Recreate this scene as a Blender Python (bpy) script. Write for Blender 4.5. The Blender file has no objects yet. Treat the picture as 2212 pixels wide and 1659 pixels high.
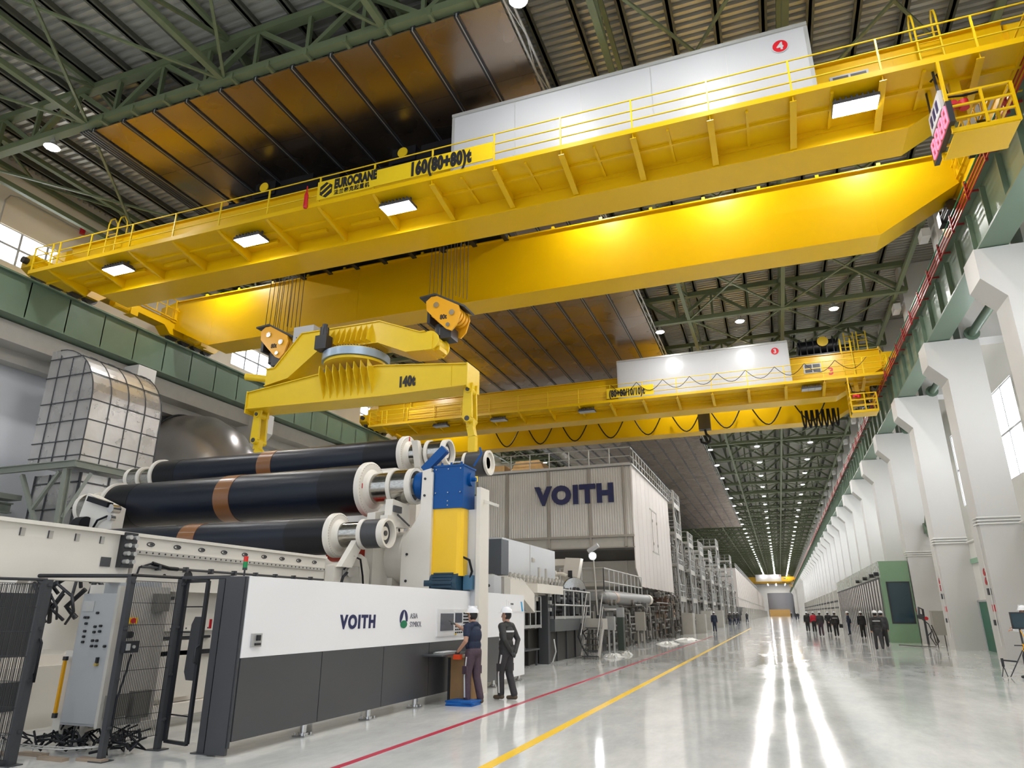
import bpy, bmesh, math, random
from mathutils import Vector, Matrix, Euler
random.seed(7)
PI = math.pi
SC = bpy.context.scene
COL = SC.collection
# ---------------------------------------------------------------- camera, world, exposure
cd = bpy.data.cameras.new('camera'); cam = bpy.data.objects.new('camera', cd); COL.objects.link(cam)
cam.location = (0, 0, 1.7)
cam.rotation_euler = (PI/2 + math.radians(18.522), 0, math.radians(20.403))
cd.sensor_width = 36; cd.lens = 36*1476/2212; cd.clip_end = 1500
SC.camera = cam
SC.view_settings.view_transform = 'Standard'; SC.view_settings.look = 'None'
SC.view_settings.exposure = 0.0; SC.view_settings.gamma = 1.0; SC.view_settings.use_curve_mapping = False
w = bpy.data.worlds.new('world'); SC.world = w; w.use_nodes = True
w.node_tree.nodes['Background'].inputs[0].default_value = (0.86, 0.92, 1.0, 1)
w.node_tree.nodes['Background'].inputs[1].default_value = 1.35
SC.cycles.max_bounces = 8; SC.cycles.diffuse_bounces = 4; SC.cycles.glossy_bounces = 4
SC.cycles.sample_clamp_indirect = 6.0; SC.cycles.use_light_tree = True
SC.cycles.use_denoising = True; SC.cycles.use_adaptive_sampling = True; SC.cycles.adaptive_threshold = .02
LAMP_E = 610.0      # radiance of the high bay lenses
FLOOD_E = 60.0
WIN_E = 6.5
# ---------------------------------------------------------------- materials
MATS = {}
def M(name, col, rough=0.5, metal=0.0, nz=0.0, ns=3.0, bump=0.0, bs=40.0, em=None, es=0.0, stretch=None, coat=0.0, spec=0.5):
    if name in MATS: return MATS[name]
    m = bpy.data.materials.new(name); m.use_nodes = True; nt = m.node_tree; b = nt.nodes['Principled BSDF']
    b.inputs['Base Color'].default_value = (*col, 1); b.inputs['Roughness'].default_value = rough
    b.inputs['Metallic'].default_value = metal; b.inputs['Coat Weight'].default_value = coat
    b.inputs['Specular IOR Level'].default_value = spec
    if em: b.inputs['Emission Color'].default_value = (*em, 1); b.inputs['Emission Strength'].default_value = es
    if nz or bump:
        tc = nt.nodes.new('ShaderNodeTexCoord'); mp = nt.nodes.new('ShaderNodeMapping')
        nt.links.new(tc.outputs['Object'], mp.inputs[0])
        if stretch: mp.inputs['Scale'].default_value = stretch
    if nz:
        n = nt.nodes.new('ShaderNodeTexNoise'); n.inputs['Scale'].default_value = ns; n.inputs['Detail'].default_value = 5
        nt.links.new(mp.outputs[0], n.inputs[0])
        r = nt.nodes.new('ShaderNodeMapRange'); r.inputs[1].default_value = .2; r.inputs[2].default_value = .8
        r.inputs[3].default_value = 1-nz; r.inputs[4].default_value = 1+nz*.6
        nt.links.new(n.outputs[0], r.inputs[0])
        v = nt.nodes.new('ShaderNodeVectorMath'); v.operation = 'SCALE'; v.inputs[0].default_value = col
        nt.links.new(r.outputs[0], v.inputs['Scale']); nt.links.new(v.outputs[0], b.inputs['Base Color'])
        if nz >= .12:
            rr = nt.nodes.new('ShaderNodeMapRange'); rr.inputs[3].default_value = max(0, rough-.08); rr.inputs[4].default_value = rough+.10
            nt.links.new(n.outputs[0], rr.inputs[0]); nt.links.new(rr.outputs[0], b.inputs['Roughness'])
    if bump:
        n2 = nt.nodes.new('ShaderNodeTexNoise'); n2.inputs['Scale'].default_value = bs; n2.inputs['Detail'].default_value = 3
        nt.links.new(mp.outputs[0], n2.inputs[0])
        bp = nt.nodes.new('ShaderNodeBump'); bp.inputs['Strength'].default_value = bump; bp.inputs['Distance'].default_value = .02
        nt.links.new(n2.outputs[0], bp.inputs['Height']); nt.links.new(bp.outputs[0], b.inputs['Normal'])
    MATS[name] = m; return m
yel = M('crane_yellow', (.74, .45, .0), .30, nz=.05, ns=.6, bump=.02, bs=3)
yel2 = M('beam_yellow', (.78, .54, .01), .38, nz=.05, ns=2)
orange = M('hook_orange', (.86, .42, .01), .35)
green = M('steel_green', (.135, .165, .085), .45, nz=.14, ns=2)
greenL = M('girder_green', (.125, .185, .13), .4, nz=.12, ns=1)
deckm = M('roof_sheet', (.50, .49, .44), .34, metal=.4, nz=.12, ns=.7)
purl = M('dark_purlin', (.10, .10, .075), .5, metal=.2, nz=.1)
white = M('painted_wall', (.80, .79, .76), .55, nz=.03, ns=.5)
cream = M('cream_wall', (.88, .79, .64), .6, nz=.04, ns=.4)
colw = M('column_white', (.65, .64, .62), .5, nz=.03, ns=.5)
cabw = M('cabinet_white', (.50, .51, .53), .22, nz=.02, ns=1)
mbeige = M('machine_cream', (.74, .70, .63), .35, nz=.04, ns=2)
panelw = M('panel_white', (.88, .88, .90), .22)
panelg = M('panel_grey', (.075, .077, .083), .28, metal=.25, nz=.06, ns=.8)
dark = M('dark_paint', (.02, .021, .025), .4)
black = M('black_rubber', (.004, .005, .008), .38, spec=.3)
anth = M('anthracite', (.05, .052, .058), .4, nz=.05)
steel = M('bright_steel', (.62, .62, .62), .22, metal=1, nz=.08, ns=8)
galv = M('galvanised', (.50, .50, .49), .42, metal=.6, nz=.08, ns=6)
hoodm = M('hood_sheet', (.66, .64, .61), .38, metal=.35, nz=.08, ns=.8)
hoodp = M('hood_panel', (.66, .60, .565), .4, nz=.03, ns=1)
ductm = M('duct_sheet', (.56, .55, .54), .28, metal=.6, nz=.2, ns=1.3, bump=.3, bs=3)
blue = M('gear_blue', (.0, .07, .27), .4, spec=.3)
blue2 = M('motor_blue', (.015, .05, .085), .4)
brightb = M('tarp_blue', (.0, .11, .42), .5)
navy = M('logo_navy', (.006, .010, .075), .4)
red = M('red_paint', (.55, .01, .02), .4)
rope = M('wire_rope', (.05, .04, .035), .5)
brown = M('kraft_tape', (.22, .09, .03), .3, coat=.3)
wood = M('cardboard', (.36, .21, .09), .7, nz=.12, ns=5)
txt = M('text_black', (.012, .012, .015), .5)
glassd = M('dark_glass', (.02, .05, .07), .08, spec=.8)
lens = M('lamp_lens', (1, 1, 1), .5, em=(1, .98, .95), es=LAMP_E)
flens = M('flood_lens', (1, 1, 1), .5, em=(.96, .97, 1), es=FLOOD_E)
winm = M('daylight_pane', (.9, .95, 1), .2, em=(.92, .96, 1), es=WIN_E)
grn2 = M('booth_green', (.20, .33, .20), .4, nz=.03)
concr = M('screed', (.42, .42, .40), .6, nz=.1)
stoneg = M('beige_grey', (.45, .43, .39), .5, nz=.06)
# ---------------------------------------------------------------- mesh builder
class MB:
    def __init__(s): s.v = []; s.f = []; s.mi = []; s.sm = []; s.m = 0
    def add(s, vs, fs, smooth=False):
        o = len(s.v); s.v += [tuple(v) for v in vs]
        for f in fs: s.f.append([i+o for i in f]); s.mi.append(s.m); s.sm.append(smooth)
        return s
    def mat(s, i): s.m = i; return s
    def box(s, x0, x1, y0, y1, z0, z1):
        vs = [(x, y, z) for x in (x0, x1) for y in (y0, y1) for z in (z0, z1)]
        return s.add(vs, [(0,1,3,2), (4,6,7,5), (0,4,5,1), (2,3,7,6), (0,2,6,4), (1,5,7,3)])
    def cbox(s, c, d): return s.box(c[0]-d[0]/2, c[0]+d[0]/2, c[1]-d[1]/2, c[1]+d[1]/2, c[2]-d[2]/2, c[2]+d[2]/2)
    def frame(s, p, q, up=None):
        p, q = Vector(p), Vector(q); d = (q-p).normalized(); u = Vector(up or (0, 0, 1))
        if abs(d.dot(u)) > .98: u = Vector((0, 1, 0)) if abs(d.y) < .9 else Vector((1, 0, 0))
        a = d.cross(u).normalized(); b = a.cross(d).normalized(); return p, q, a, b
    def bar(s, p, q, w=.1, h=None, up=None):
        h = h or w; p, q, a, b = s.frame(p, q, up); vs = []
        for c in (p, q):
            for i, j in ((-1,-1), (1,-1), (1,1), (-1,1)): vs.append(c + a*i*w/2 + b*j*h/2)
        return s.add(vs, [(3,2,1,0), (4,5,6,7), (0,1,5,4), (1,2,6,5), (2,3,7,6), (3,0,4,7)])
    def ibeam(s, p, q, w=.2, h=.3, t=.02, up=None):
        p, q, a, b = s.frame(p, q, up); o = b*(h/2-t/2)
        s.bar(p+o, q+o, w, t, up); s.bar(p-o, q-o, w, t, up); return s.bar(p, q, t, h-2*t, up)
    def tube(s, p, q, r=.05, r2=None, n=10, caps=True):
        r2 = r if r2 is None else r2; p, q, a, b = s.frame(p, q); vs = []
        for c, rr in ((p, r), (q, r2)):
            for k in range(n): t = 2*PI*k/n; vs.append(c + a*math.cos(t)*rr + b*math.sin(t)*rr)
        s.add(vs, [(k, (k+1) % n, n+(k+1) % n, n+k) for k in range(n)], True)
        if caps: s.add(vs, [tuple(range(n-1, -1, -1)), tuple(range(n, 2*n))])
        return s
    def path(s, pts, r=.03, n=8, close=False):
        pts = [Vector(p) for p in pts]; L = len(pts); rings = []; prev = None
        for i, p in enumerate(pts):
            d = (pts[(i+1) % L]-pts[i-1]) if close else (pts[min(i+1, L-1)]-pts[max(i-1, 0)])
            d.normalize()
            if prev is None: u = Vector((0, 0, 1)) if abs(d.z) < .9 else Vector((1, 0, 0))
            else: u = prev
            a = d.cross(u)
            if a.length < 1e-4: a = d.cross(Vector((0, 1, 0)))
            a.normalize(); b = a.cross(d).normalized(); prev = b
            rings.append([p + a*math.cos(2*PI*k/n)*r + b*math.sin(2*PI*k/n)*r for k in range(n)])
        vs = [v for rg in rings for v in rg]; fs = []
        for i in range(L if close else L-1):
            j = (i+1) % L
            for k in range(n): fs.append((i*n+k, i*n+(k+1) % n, j*n+(k+1) % n, j*n+k))
        s.add(vs, fs, True)
        if not close: s.add(vs, [tuple(range(n-1, -1, -1)), tuple(range((L-1)*n, L*n))])
        return s
    def prism(s, poly, ax, a, b):
        # poly: 2D points in the two other axes (ordered x,y,z minus ax), extruded along ax from a to b
        def mk(p, t):
            if ax == 'x': return (t, p[0], p[1])
            if ax == 'y': return (p[0], t, p[1])
            return (p[0], p[1], t)
        n = len(poly); vs = [mk(p, a) for p in poly] + [mk(p, b) for p in poly]
        return s.add(vs, [tuple(range(n-1, -1, -1)), tuple(range(n, 2*n))] + [(k, (k+1) % n, n+(k+1) % n, n+k) for k in range(n)])
    def lathe(s, c, axis, prof, n=32, smooth=True):
        # prof: list of (t along axis, radius)
        c = Vector(c); d = Vector(axis).normalized(); _, _, a, b = s.frame(c, c+d); vs = []
        for t, r in prof:
            for k in range(n): g = 2*PI*k/n; vs.append(c + d*t + a*math.cos(g)*r + b*math.sin(g)*r)
        for i in range(len(prof)-1):
            flat = abs(prof[i][0]-prof[i+1][0]) < 1e-6
            s.add(vs[i*n:(i+2)*n], [(k, (k+1) % n, n+(k+1) % n, n+k) for k in range(n)], smooth and not flat)
        s.add(vs[:n], [tuple(range(n-1, -1, -1))]); s.add(vs[-n:], [tuple(range(n))])
        return s
    def mark(s): s.marks = getattr(s, 'marks', []); s.marks.append((len(s.v), len(s.f))); return s
    def build_each(s, name, mats, parent):
        # one object per piece started with mark()
        mk = s.marks+[(len(s.v), len(s.f))]; out = []
        for (v0, f0), (v1, f1) in zip(mk[:-1], mk[1:]):
            b = MB(); b.v = s.v[v0:v1]; b.f = [[i-v0 for i in f] for f in s.f[f0:f1]]; b.mi = s.mi[f0:f1]; b.sm = s.sm[f0:f1]
            if b.v: out.append(b.build(name, mats, parent))
        return out
    def build(s, name, mats, parent=None, origin=None, keep=False):
        if not isinstance(mats, (list, tuple)): mats = [mats]
        if parent is not None:
            o = Vector((0, 0, 0)); p = parent
            while p is not None: o += p.location; p = p.parent
        elif origin is not None: o = Vector(origin)
        elif keep: o = Vector((0, 0, 0))
        else:
            xs = [v[0] for v in s.v]; ys = [v[1] for v in s.v]; zs = [v[2] for v in s.v]
            o = Vector(((min(xs)+max(xs))/2, (min(ys)+max(ys))/2, min(zs)))
        me = bpy.data.meshes.new(name); me.from_pydata([(v[0]-o.x, v[1]-o.y, v[2]-o.z) for v in s.v], [], s.f)
        for m in mats: me.materials.append(m)
        me.polygons.foreach_set('material_index', s.mi); me.polygons.foreach_set('use_smooth', s.sm)
        bm = bmesh.new(); bm.from_mesh(me); bmesh.ops.recalc_face_normals(bm, faces=bm.faces); bm.to_mesh(me); bm.free()
        me.update(); ob = bpy.data.objects.new(name, me); COL.objects.link(ob)
        if parent is not None: ob.parent = parent
        else: ob.location = o
        return ob
def tag(o, label=None, cat=None, group=None, kind=None):
    if label: o['label'] = label
    if cat: o['category'] = cat
    if group: o['group'] = group
    if kind: o['kind'] = kind
    return o
def thing(name, label, cat, loc=(0, 0, 0), group=None):
    o = bpy.data.objects.new(name, None); COL.objects.link(o); o.location = loc; o.empty_display_size = .3
    return tag(o, label, cat, group)
def struct(o): o['kind'] = 'structure'; return o
def copy_tree(o, loc=None, label=None, parent=None, rz=None):
    c = o.copy(); COL.objects.link(c)
    if parent is not None: c.parent = parent
    if loc is not None: c.location = loc
    if rz is not None: c.rotation_euler = (0, 0, rz)
    if label: c['label'] = label
    for ch in [x for x in o.children]: copy_tree(ch, parent=c)
    return c
def text(name, s, size, m, parent, loc, rot, sx=1.0, bold=0.0, ext=.004, align='LEFT', sp=1.0):
    cu = bpy.data.curves.new(name, 'FONT'); cu.body = s; cu.size = size; cu.extrude = ext; cu.offset = bold
    cu.align_x = align; cu.space_character = sp; cu.resolution_u = 4
    t = bpy.data.objects.new(name+'_t', cu); COL.objects.link(t); bpy.context.view_layer.update()
    me = bpy.data.meshes.new_from_object(t.evaluated_get(bpy.context.evaluated_depsgraph_get()))
    bpy.data.objects.remove(t); bpy.data.curves.remove(cu)
    me.transform(Matrix.Diagonal((sx, 1, 1, 1))); me.materials.clear(); me.materials.append(m)
    o = bpy.data.objects.new(name, me); COL.objects.link(o); o.parent = parent
    pl = Vector((0, 0, 0)); p = parent
    while p is not None: pl += p.location; p = p.parent
    o.location = Vector(loc)-pl; o.rotation_euler = rot; return o
FRONT = (PI/2, 0, 0); RIGHTF = (PI/2, 0, PI/2); LEFTF = (PI/2, 0, -PI/2)
ORD = ['first','second','third','fourth','fifth','sixth','seventh','eighth','ninth','tenth','eleventh','twelfth','thirteenth','fourteenth','fifteenth','sixteenth','seventeenth','eighteenth','nineteenth','twentieth']
def nth(i):
    if i < 20: return ORD[i]
    t = ['twenty','thirty','forty','fifty'][(i+1)//10-2]; u = (i+1) % 10
    return t[:-1]+'ieth' if u == 0 else t+'-'+ORD[u-1]
# ================================================================ SETTING
HL = 480.0           # length of the hall
XL, XR = -29.6, 10.8  # faces of the long walls
fm = bpy.data.materials.new('epoxy_floor'); fm.use_nodes = True
def floor_nodes():
    nt = fm.node_tree; b = nt.nodes['Principled BSDF']; N = nt.nodes.new; L = nt.links.new
    tc = N('ShaderNodeTexCoord'); mp = N('ShaderNodeMapping'); mp.inputs['Scale'].default_value = (1, .35, 1)
    L(tc.outputs['Object'], mp.inputs[0])
    n = N('ShaderNodeTexNoise'); n.inputs['Scale'].default_value = .8; n.inputs['Detail'].default_value = 8; n.inputs['Roughness'].default_value = .7
    L(mp.outputs[0], n.inputs[0])
    cr = N('ShaderNodeValToRGB'); cr.color_ramp.elements[0].position = .35; cr.color_ramp.elements[0].color = (.58, .60, .585, 1)
    cr.color_ramp.elements[1].position = .68; cr.color_ramp.elements[1].color = (.82, .82, .80, 1)
    L(n.outputs[0], cr.inputs[0])
    n3 = N('ShaderNodeTexNoise'); n3.inputs['Scale'].default_value = 14; n3.inputs['Detail'].default_value = 6
    L(mp.outputs[0], n3.inputs[0]); mx = N('ShaderNodeMixRGB'); mx.blend_type = 'MULTIPLY'; mx.inputs[0].default_value = .14
    L(cr.outputs[0], mx.inputs[1]); L(n3.outputs[0], mx.inputs[2]); L(mx.outputs[0], b.inputs['Base Color'])
    r = N('ShaderNodeMapRange'); r.inputs[1].default_value = .3; r.inputs[2].default_value = .7; r.inputs[3].default_value = .05; r.inputs[4].default_value = .13; L(n.outputs[0], r.inputs[0]); L(r.outputs[0], b.inputs['Roughness'])
    n2 = N('ShaderNodeTexNoise'); n2.inputs['Scale'].default_value = 2.6; n2.inputs['Detail'].default_value = 5
    L(tc.outputs['Object'], n2.inputs[0]); bp = N('ShaderNodeBump'); bp.inputs['Strength'].default_value = .05; bp.inputs['Distance'].default_value = .012
    L(n2.outputs[0], bp.inputs['Height']); L(bp.outputs[0], b.inputs['Normal'])
    b.inputs['Specular IOR Level'].default_value = .4
floor_nodes()
struct(MB().box(XL-6, XR+6, -6, HL, -.3, 0).build('floor', fm, keep=True))
def line(x, wd, y0, y1, m, lab):
    b = MB(); y = y0
    b.box(x-wd/2, x+wd/2, y0, y1, 0.0, .004); tag(b.build('floor_line', m), lab, 'floor line')
line(-5.02, .10, -5, 58, M('line_red', (.50, .02, .06), .3), 'dark red painted line along the walkway floor beside the machine')
line(-3.40, .15, -5, 90, M('line_yellow', (.95, .60, .02), .3), 'yellow painted line on the open walkway floor')
# walls
TY0, TSP, NT = 13.9, 8.5, 40      # roof trusses
ZB, ZT = 18.55, 20.15             # bottom and top chord
def Yk(k): return TY0+TSP*k
# right wall with window openings between the columns
def wall(name, x0, x1, m, z1=20.8, wins=None):
    # slab running along Y with openings (y0,y1,z0,z1)
    b = MB(); ys = -6.0
    for (a, c, zz0, zz1) in wins:
        b.box(x0, x1, ys, a, 0, z1); b.box(x0, x1, a, c, 0, zz0); b.box(x0, x1, a, c, zz1, z1); ys = c
    b.box(x0, x1, ys, HL, 0, z1); return struct(b.build(name, m, keep=True))
WINR = [(23.3+8.5*k+3.0, 23.3+8.5*k+6.6, 7.6, 11.8) for k in range(-1, 50)]
wall('wall_right', XR, XR+.3, white, wins=WINR)
struct(MB().box(9.1, XR, -6, HL, 0, 4.95).build('wall_right_lower', white, keep=True))
WINL = [(16.2+14.35*k, 19.8+14.35*k, 16.05, 17.65) for k in range(-1, 30)]
wall('wall_left', XL-.3, XL, cream, wins=WINL)
struct(MB().box(XL-.3, XR+.3, HL, HL+.3, 0, 20.8).build('wall_far', white, keep=True))
wn = 0
def window(x, y0, y1, z0, z1, side, n):
    global wn
    wn += 1; s = 1 if side == 'r' else -1; xa = x
    o = bpy.data.objects.new('window_%d' % wn, None); COL.objects.link(o); o.location = (xa, (y0+y1)/2, z0); struct(o)
    b = MB()
    for i in range(n+1):
        y = y0+(y1-y0)*i/n; b.box(xa-.06, xa+.06, y-.05, y+.05, z0, z1)
    for z in (z0, (z0+z1)/2, z1): b.box(xa-.05, xa+.05, y0, y1, z-.05, z+.05)
    b.build('window_frame', cabw, o)
    MB().box(xa+s*.10, xa+s*.13, y0, y1, z0, z1).build('pane', winm, o)
for k, q in enumerate(WINR[:26]): window(XR+.1, q[0], q[1], q[2], q[3], 'r', 2)
for k, q in enumerate(WINL[:20]): window(XL-.1, q[0], q[1], q[2], q[3], 'l', 3)
# lower left wall (white) standing in front of the cream upper one, below the crane runway
struct(MB().box(XL, XL+.5, -6, HL, 0, 12.6).build('wall_left_lower', M('wall_cool', (.74, .76, .80), .5, nz=.03, ns=.4), keep=True))
# roof: corrugated deck, ribs across the hall
def roof():
    b = MB(); p = .30; n = int((HL+6)/p); z0 = 20.75; h = .12; vs = []; fs = []
    for i in range(n):
        y = -6+i*p
        for dy, z in ((0, z0), (p*.42, z0), (p*.5, z0-h), (p*.92, z0-h)):
            vs += [(XL-.3, y+dy, z), (XR+.3, y+dy, z)]
    for i in range(len(vs)//2-1): fs.append((2*i, 2*i+1, 2*i+3, 2*i+2))
    b.add(vs, fs); c = struct(b.build('ceiling', deckm, keep=True))
    b = MB(); x = -28.8; k = 0
    while x < 9.2:
        b.box(x-.05, x+.05, -6, HL, 20.34, 20.63); b.box(x-.13, x+.13, -6, HL, 20.34, 20.37); x += 1.45
    b.build('purlin', purl, c)
    struct(MB().box(XL-.3, XR+.3, -6, HL, 20.76, 20.95).build('ceiling_cover', stoneg, c))
roof()
# trusses: built once, copied along the hall
def truss_mesh():
    b = MB(); xa, xb = -28.6, 8.5; n = 18; dx = (xb-xa)/n
    b.bar((xa, 0, ZB), (xb, 0, ZB), .30, .26); b.bar((xa, 0, ZT), (xb, 0, ZT), .32, .26)
    for i in range(n+1):
        x = xa+dx*i; b.bar((x, 0, ZB), (x, 0, ZT), .13)
        if i < n:
            if i % 2: b.bar((x, 0, ZT), (x+dx, 0, ZB), .17)
            else: b.bar((x, 0, ZB), (x+dx, 0, ZT), .17)
    return b
def bracing_mesh():
    # wind bracing in the bottom chord plane, bay towards +Y, plus longitudinal struts
    b = MB(); xs = (-28.0, -21.6, -15.4, -9.3, -3.2, 2.1, 8.0)
    for i, x in enumerate(xs):
        b.mark().bar((x, 0, ZB), (x, TSP, ZB), .20)
        # vertical truss between chords along Y
        if i in (1, 2, 3, 4, 5): b.mark().bar((x, 0, ZT), (x, TSP/2, ZB), .11); b.bar((x, TSP/2, ZB), (x, TSP, ZT), .11); b.bar((x, 0, ZT), (x, TSP, ZT), .15)
    for i in range(len(xs)-1):
        if i != 3: b.mark().bar((xs[i], 0, ZB), (xs[i+1], TSP, ZB), .09, .08); b.bar((xs[i+1], 0, ZB-.02), (xs[i], TSP, ZB-.02), .09, .08)
    return b
t0 = None
for k in range(-2, 54):
    y = Yk(k)
    if t0 is None:
        t0 = truss_mesh().build('roof_truss', green, origin=(0, 0, 0)); t0.location = (0, y, 0); o = t0
        pos_ = t0.location.copy(); t0.location = (0, 0, 0); bracing_mesh().build_each('wind_brace', green, t0); t0.location = pos_
        tag(o, '', 'roof truss', 'green steel roof trusses across the hall')
    else: o = copy_tree(t0, (0, y, 0))
    o['label'] = 'green steel roof truss overhead, %s from the camera side' % nth(k+2) if k < 0 else ('green steel roof truss standing just before the edge of the polished ceiling' if k == 0 else 'green steel roof truss across the hall, %s past the polished ceiling edge' % nth(k-1))
# high bay lamps, three rows
def lamp_proto(x, y):
    t = thing('high_bay_lamp', 'x', 'ceiling lamp', (x, y, 18.0), 'high bay lamps under the roof trusses')
    MB().tube((x, y, 18.33), (x, y, 18.5), .02).lathe((x, y, 18.33), (0, 0, -1), [(0, .07), (.04, .10), (.16, .12), (.30, .27), (.33, .27)], 20).build('reflector', galv, t)
    MB().lathe((x, y, 17.995), (0, 0, -1), [(0, .21), (.02, .21)], 20).build('lamp_lens', lens, t)
    return t
lp = None
for xi, x in enumerate((4.75, -.32, -4.98)):
    row = ('row nearest the columns', 'middle row', 'row beside the polished ceiling')[xi]
    for k in range(-2, 55):
        y = Yk(k)
        if lp is None: lp = o = lamp_proto(x, y)
        else: o = copy_tree(lp, (x, y, 18.0))
        o['label'] = 'white high bay lamp, %s, %s down the hall' % (row, nth(k+2))
for i, (x, y) in enumerate([(-23.3, Yk(k)) for k in range(-1, 14)]):  # most lamps of this row are added to brighten the cream wall
    o = copy_tree(lp, (x, y, 18.0)); o['label'] = 'white high bay lamp, row extended with added lamps to brighten the cream wall, %s along' % nth(i)
# suspended polished ceiling on the left
sus = bpy.data.materials.new('polished_ceiling'); sus.use_nodes = True
def sus_nodes():
    nt = sus.node_tree; b = nt.nodes['Principled BSDF']; N = nt.nodes.new; L = nt.links.new
    b.inputs['Base Color'].default_value = (.34, .275, .225, 1); b.inputs['Metallic'].default_value = .95; b.inputs['Roughness'].default_value = .16
    tc = N('ShaderNodeTexCoord'); n = N('ShaderNodeTexNoise'); n.inputs['Scale'].default_value = .9; n.inputs['Detail'].default_value = 2; L(tc.outputs['Object'], n.inputs[0])
    bp = N('ShaderNodeBump'); bp.inputs['Strength'].default_value = .12; bp.inputs['Distance'].default_value = .05; L(n.outputs[0], bp.inputs['Height']); L(bp.outputs[0], b.inputs['Normal'])
    n2 = N('ShaderNodeTexNoise'); n2.inputs['Scale'].default_value = .5; L(tc.outputs['Object'], n2.inputs[0])
    r = N('ShaderNodeMapRange'); r.inputs[1].default_value = .35; r.inputs[2].default_value = .65; r.inputs[3].default_value = .2; r.inputs[4].default_value = .36; L(n2.outputs[0], r.inputs[0]); L(r.outputs[0], b.inputs['Roughness'])
sus_nodes()
def suspended():
    x0, x1 = -21.42, -5.5; z = 18.28; pitch = 1.447
    t = thing('suspended_ceiling', 'polished brown metal suspended ceiling with dark lengthwise joints over the paper machine', 'ceiling', (-13.4, 14.0, z))
    n = 11
    for i in range(n):
        a = x0+pitch*i; c = a+pitch
        b = MB(); y = 14.0
        while y < 148: b.box(a+.05, c-.05, y, min(y+2.9, 148)-.015, z, z+.04); y += 2.9
        b.build('ceiling_panel', sus, t)
        b = MB()
        b.box(a-.08, a-.02, 14, 148, z-.05, z+.14); b.box(a+.02, a+.08, 14, 148, z-.05, z+.14)
        b.build('joint_rail', dark, t)
        MB().box(a-.02, a+.02, 14, 148, z-.04, z+.1).build('joint_strip', galv, t)
    b = MB()
    for x in (x1+.05, x1+.25): b.bar((x, 13.9, z), (x, 148, z), .06)
    y = 14.0
    while y < 148: b.bar((x1+.05, y, z), (x1+.25, y+1.4, z), .03); b.bar((x1+.25, y+1.4, z), (x1+.05, y+2.8, z), .03); y += 2.8
    b.build('edge_ladder', galv, t)
    b = MB()
    for x in (x0-.14, x0-.26, x0-.38, x0-.5): b.tube((x, 13.9, z), (x, 148, z), .045, n=6)
    b.build('edge_conduit', anth, t)
    b = MB(); x = x0+.7
    while x < x1:
        b.mark().box(x-.05, x+.05, 13.7, 14.25, z+.02, ZB); x += 1.447
    b.build_each('hanger', green, t)
suspended()
# gable truss and lattice on the left wall
b = MB(); y = 6.0
b.bar((-27.6, 0, ZT-.1), (-27.6, 150, ZT-.1), .2); b.bar((-29.3, 0, ZT-.1), (-29.3, 150, ZT-.1), .2)
while y < 150:
    b.bar((-29.3, y, ZT-.1), (-27.6, y+2.8, ZT-.1), .09); b.bar((-27.6, y+2.8, ZT-.1), (-29.3, y+5.6, ZT-.1), .09); y += 5.6
tag(b.build('wall_lattice', green), 'green flat lattice girder running along the top of the cream wall', 'lattice girder')
# columns with corbels, both sides
def column_mesh(s):
    # s=+1 right side: shaft from X=8 outwards; origin at (0,0,0) with X measured as |distance|
    b = MB()
    prof = [(0, 0), (1.4, 0), (1.4, 12.72), (-.62, 12.72), (-.62, 11.7), (0, 11.0)]
    b.prism([(7.7+x*1, z) for x, z in prof], 'y', 0, 1.3)
    b.box(8.5, 10.8, .15, 1.15, 12.72, 20.6)
    b.box(7.95, 8.3, .25, 1.05, 17.9, 18.3)
    return b
c0 = None
for k in range(-1, 54):
    y = Yk(k)-8.5*0+1.0-.5+9.0-9.0
    y = 23.3+8.5*(k-1)
    if c0 is None: c0 = column_mesh(1).build('concrete_column', colw, origin=(8.8, 0, 0)); c0.location = (8.8, y, 0); o = c0; tag(o, 'x', 'column', 'white columns with corbels along the right wall')
    else: o = copy_tree(c0, (8.8, y, 0))
    o['label'] = 'white concrete column under the conductor bar runway, %s from the camera' % nth(k+1)
cl = None
for k in range(-1, 30):
    y = 21.8+8.5*(k-1)
    if cl is None:
        b = MB(); b.prism([(-29.1, 0), (-27.6, 0), (-27.6, 10.4), (-26.5, 11.5), (-26.5, 12.6), (-29.1, 12.6)], 'y', 0, 1.0)
        cl = b.build('concrete_column', colw, origin=(-28.2, 0, 0)); cl.location = (-28.2, y, 0); o = cl; tag(o, 'x', 'column', 'white columns with corbels along the left wall')
    else: o = copy_tree(cl, (-28.2, y, 0))
    o['label'] = 'white concrete column on the duct side, %s from the camera' % nth(k+1)
# crane runway girders
def runway(x, side):
    s = 1 if side == 'right' else -1
    t = thing('runway_girder', 'green steel crane runway girder %s' % ('carrying the red conductor bars' if side == 'right' else 'passing above the square grey duct'), 'crane runway', (x, -6, 12.75))
    b = MB(); xw = x-s*.25
    b.box(xw-.02, xw+.02, -6, HL, 12.8, 14.45)
    b.box(x-.42, x+.42, -6, HL, 12.75, 12.82); b.box(x-.45, x+.45, -6, HL, 14.40, 14.47)
    y = -5.5
    while y < HL:
        b.box(min(xw, xw-s*.17), max(xw, xw-s*.17) if s > 0 else max(xw, xw+.02), y, y+.05, 12.82, 14.2 if s > 0 else 14.40); y += 1.72 if s > 0 else 1.7
    b.build('girder_web', greenL, t)
    MB().box(x-.05, x+.05, -6, HL, 14.47, 14.62).build('rail', anth, t)
    if s < 0:
        b = MB(); b.box(-28.6, -27.4, -6, HL, 11.9, 12.7); b.box(-28.9, -28.3, -6, HL, 11.4, 12.0); b.build('support_beam', stoneg, t)
    else:
        b = MB()
        for k in range(54):
            y = 23.3+8.5*(k-1); b.box(x-.45, x+.55, y+.2, y+1.1, 12.72, 12.8)
        b.build('bearing_plate', dark, t)
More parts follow.
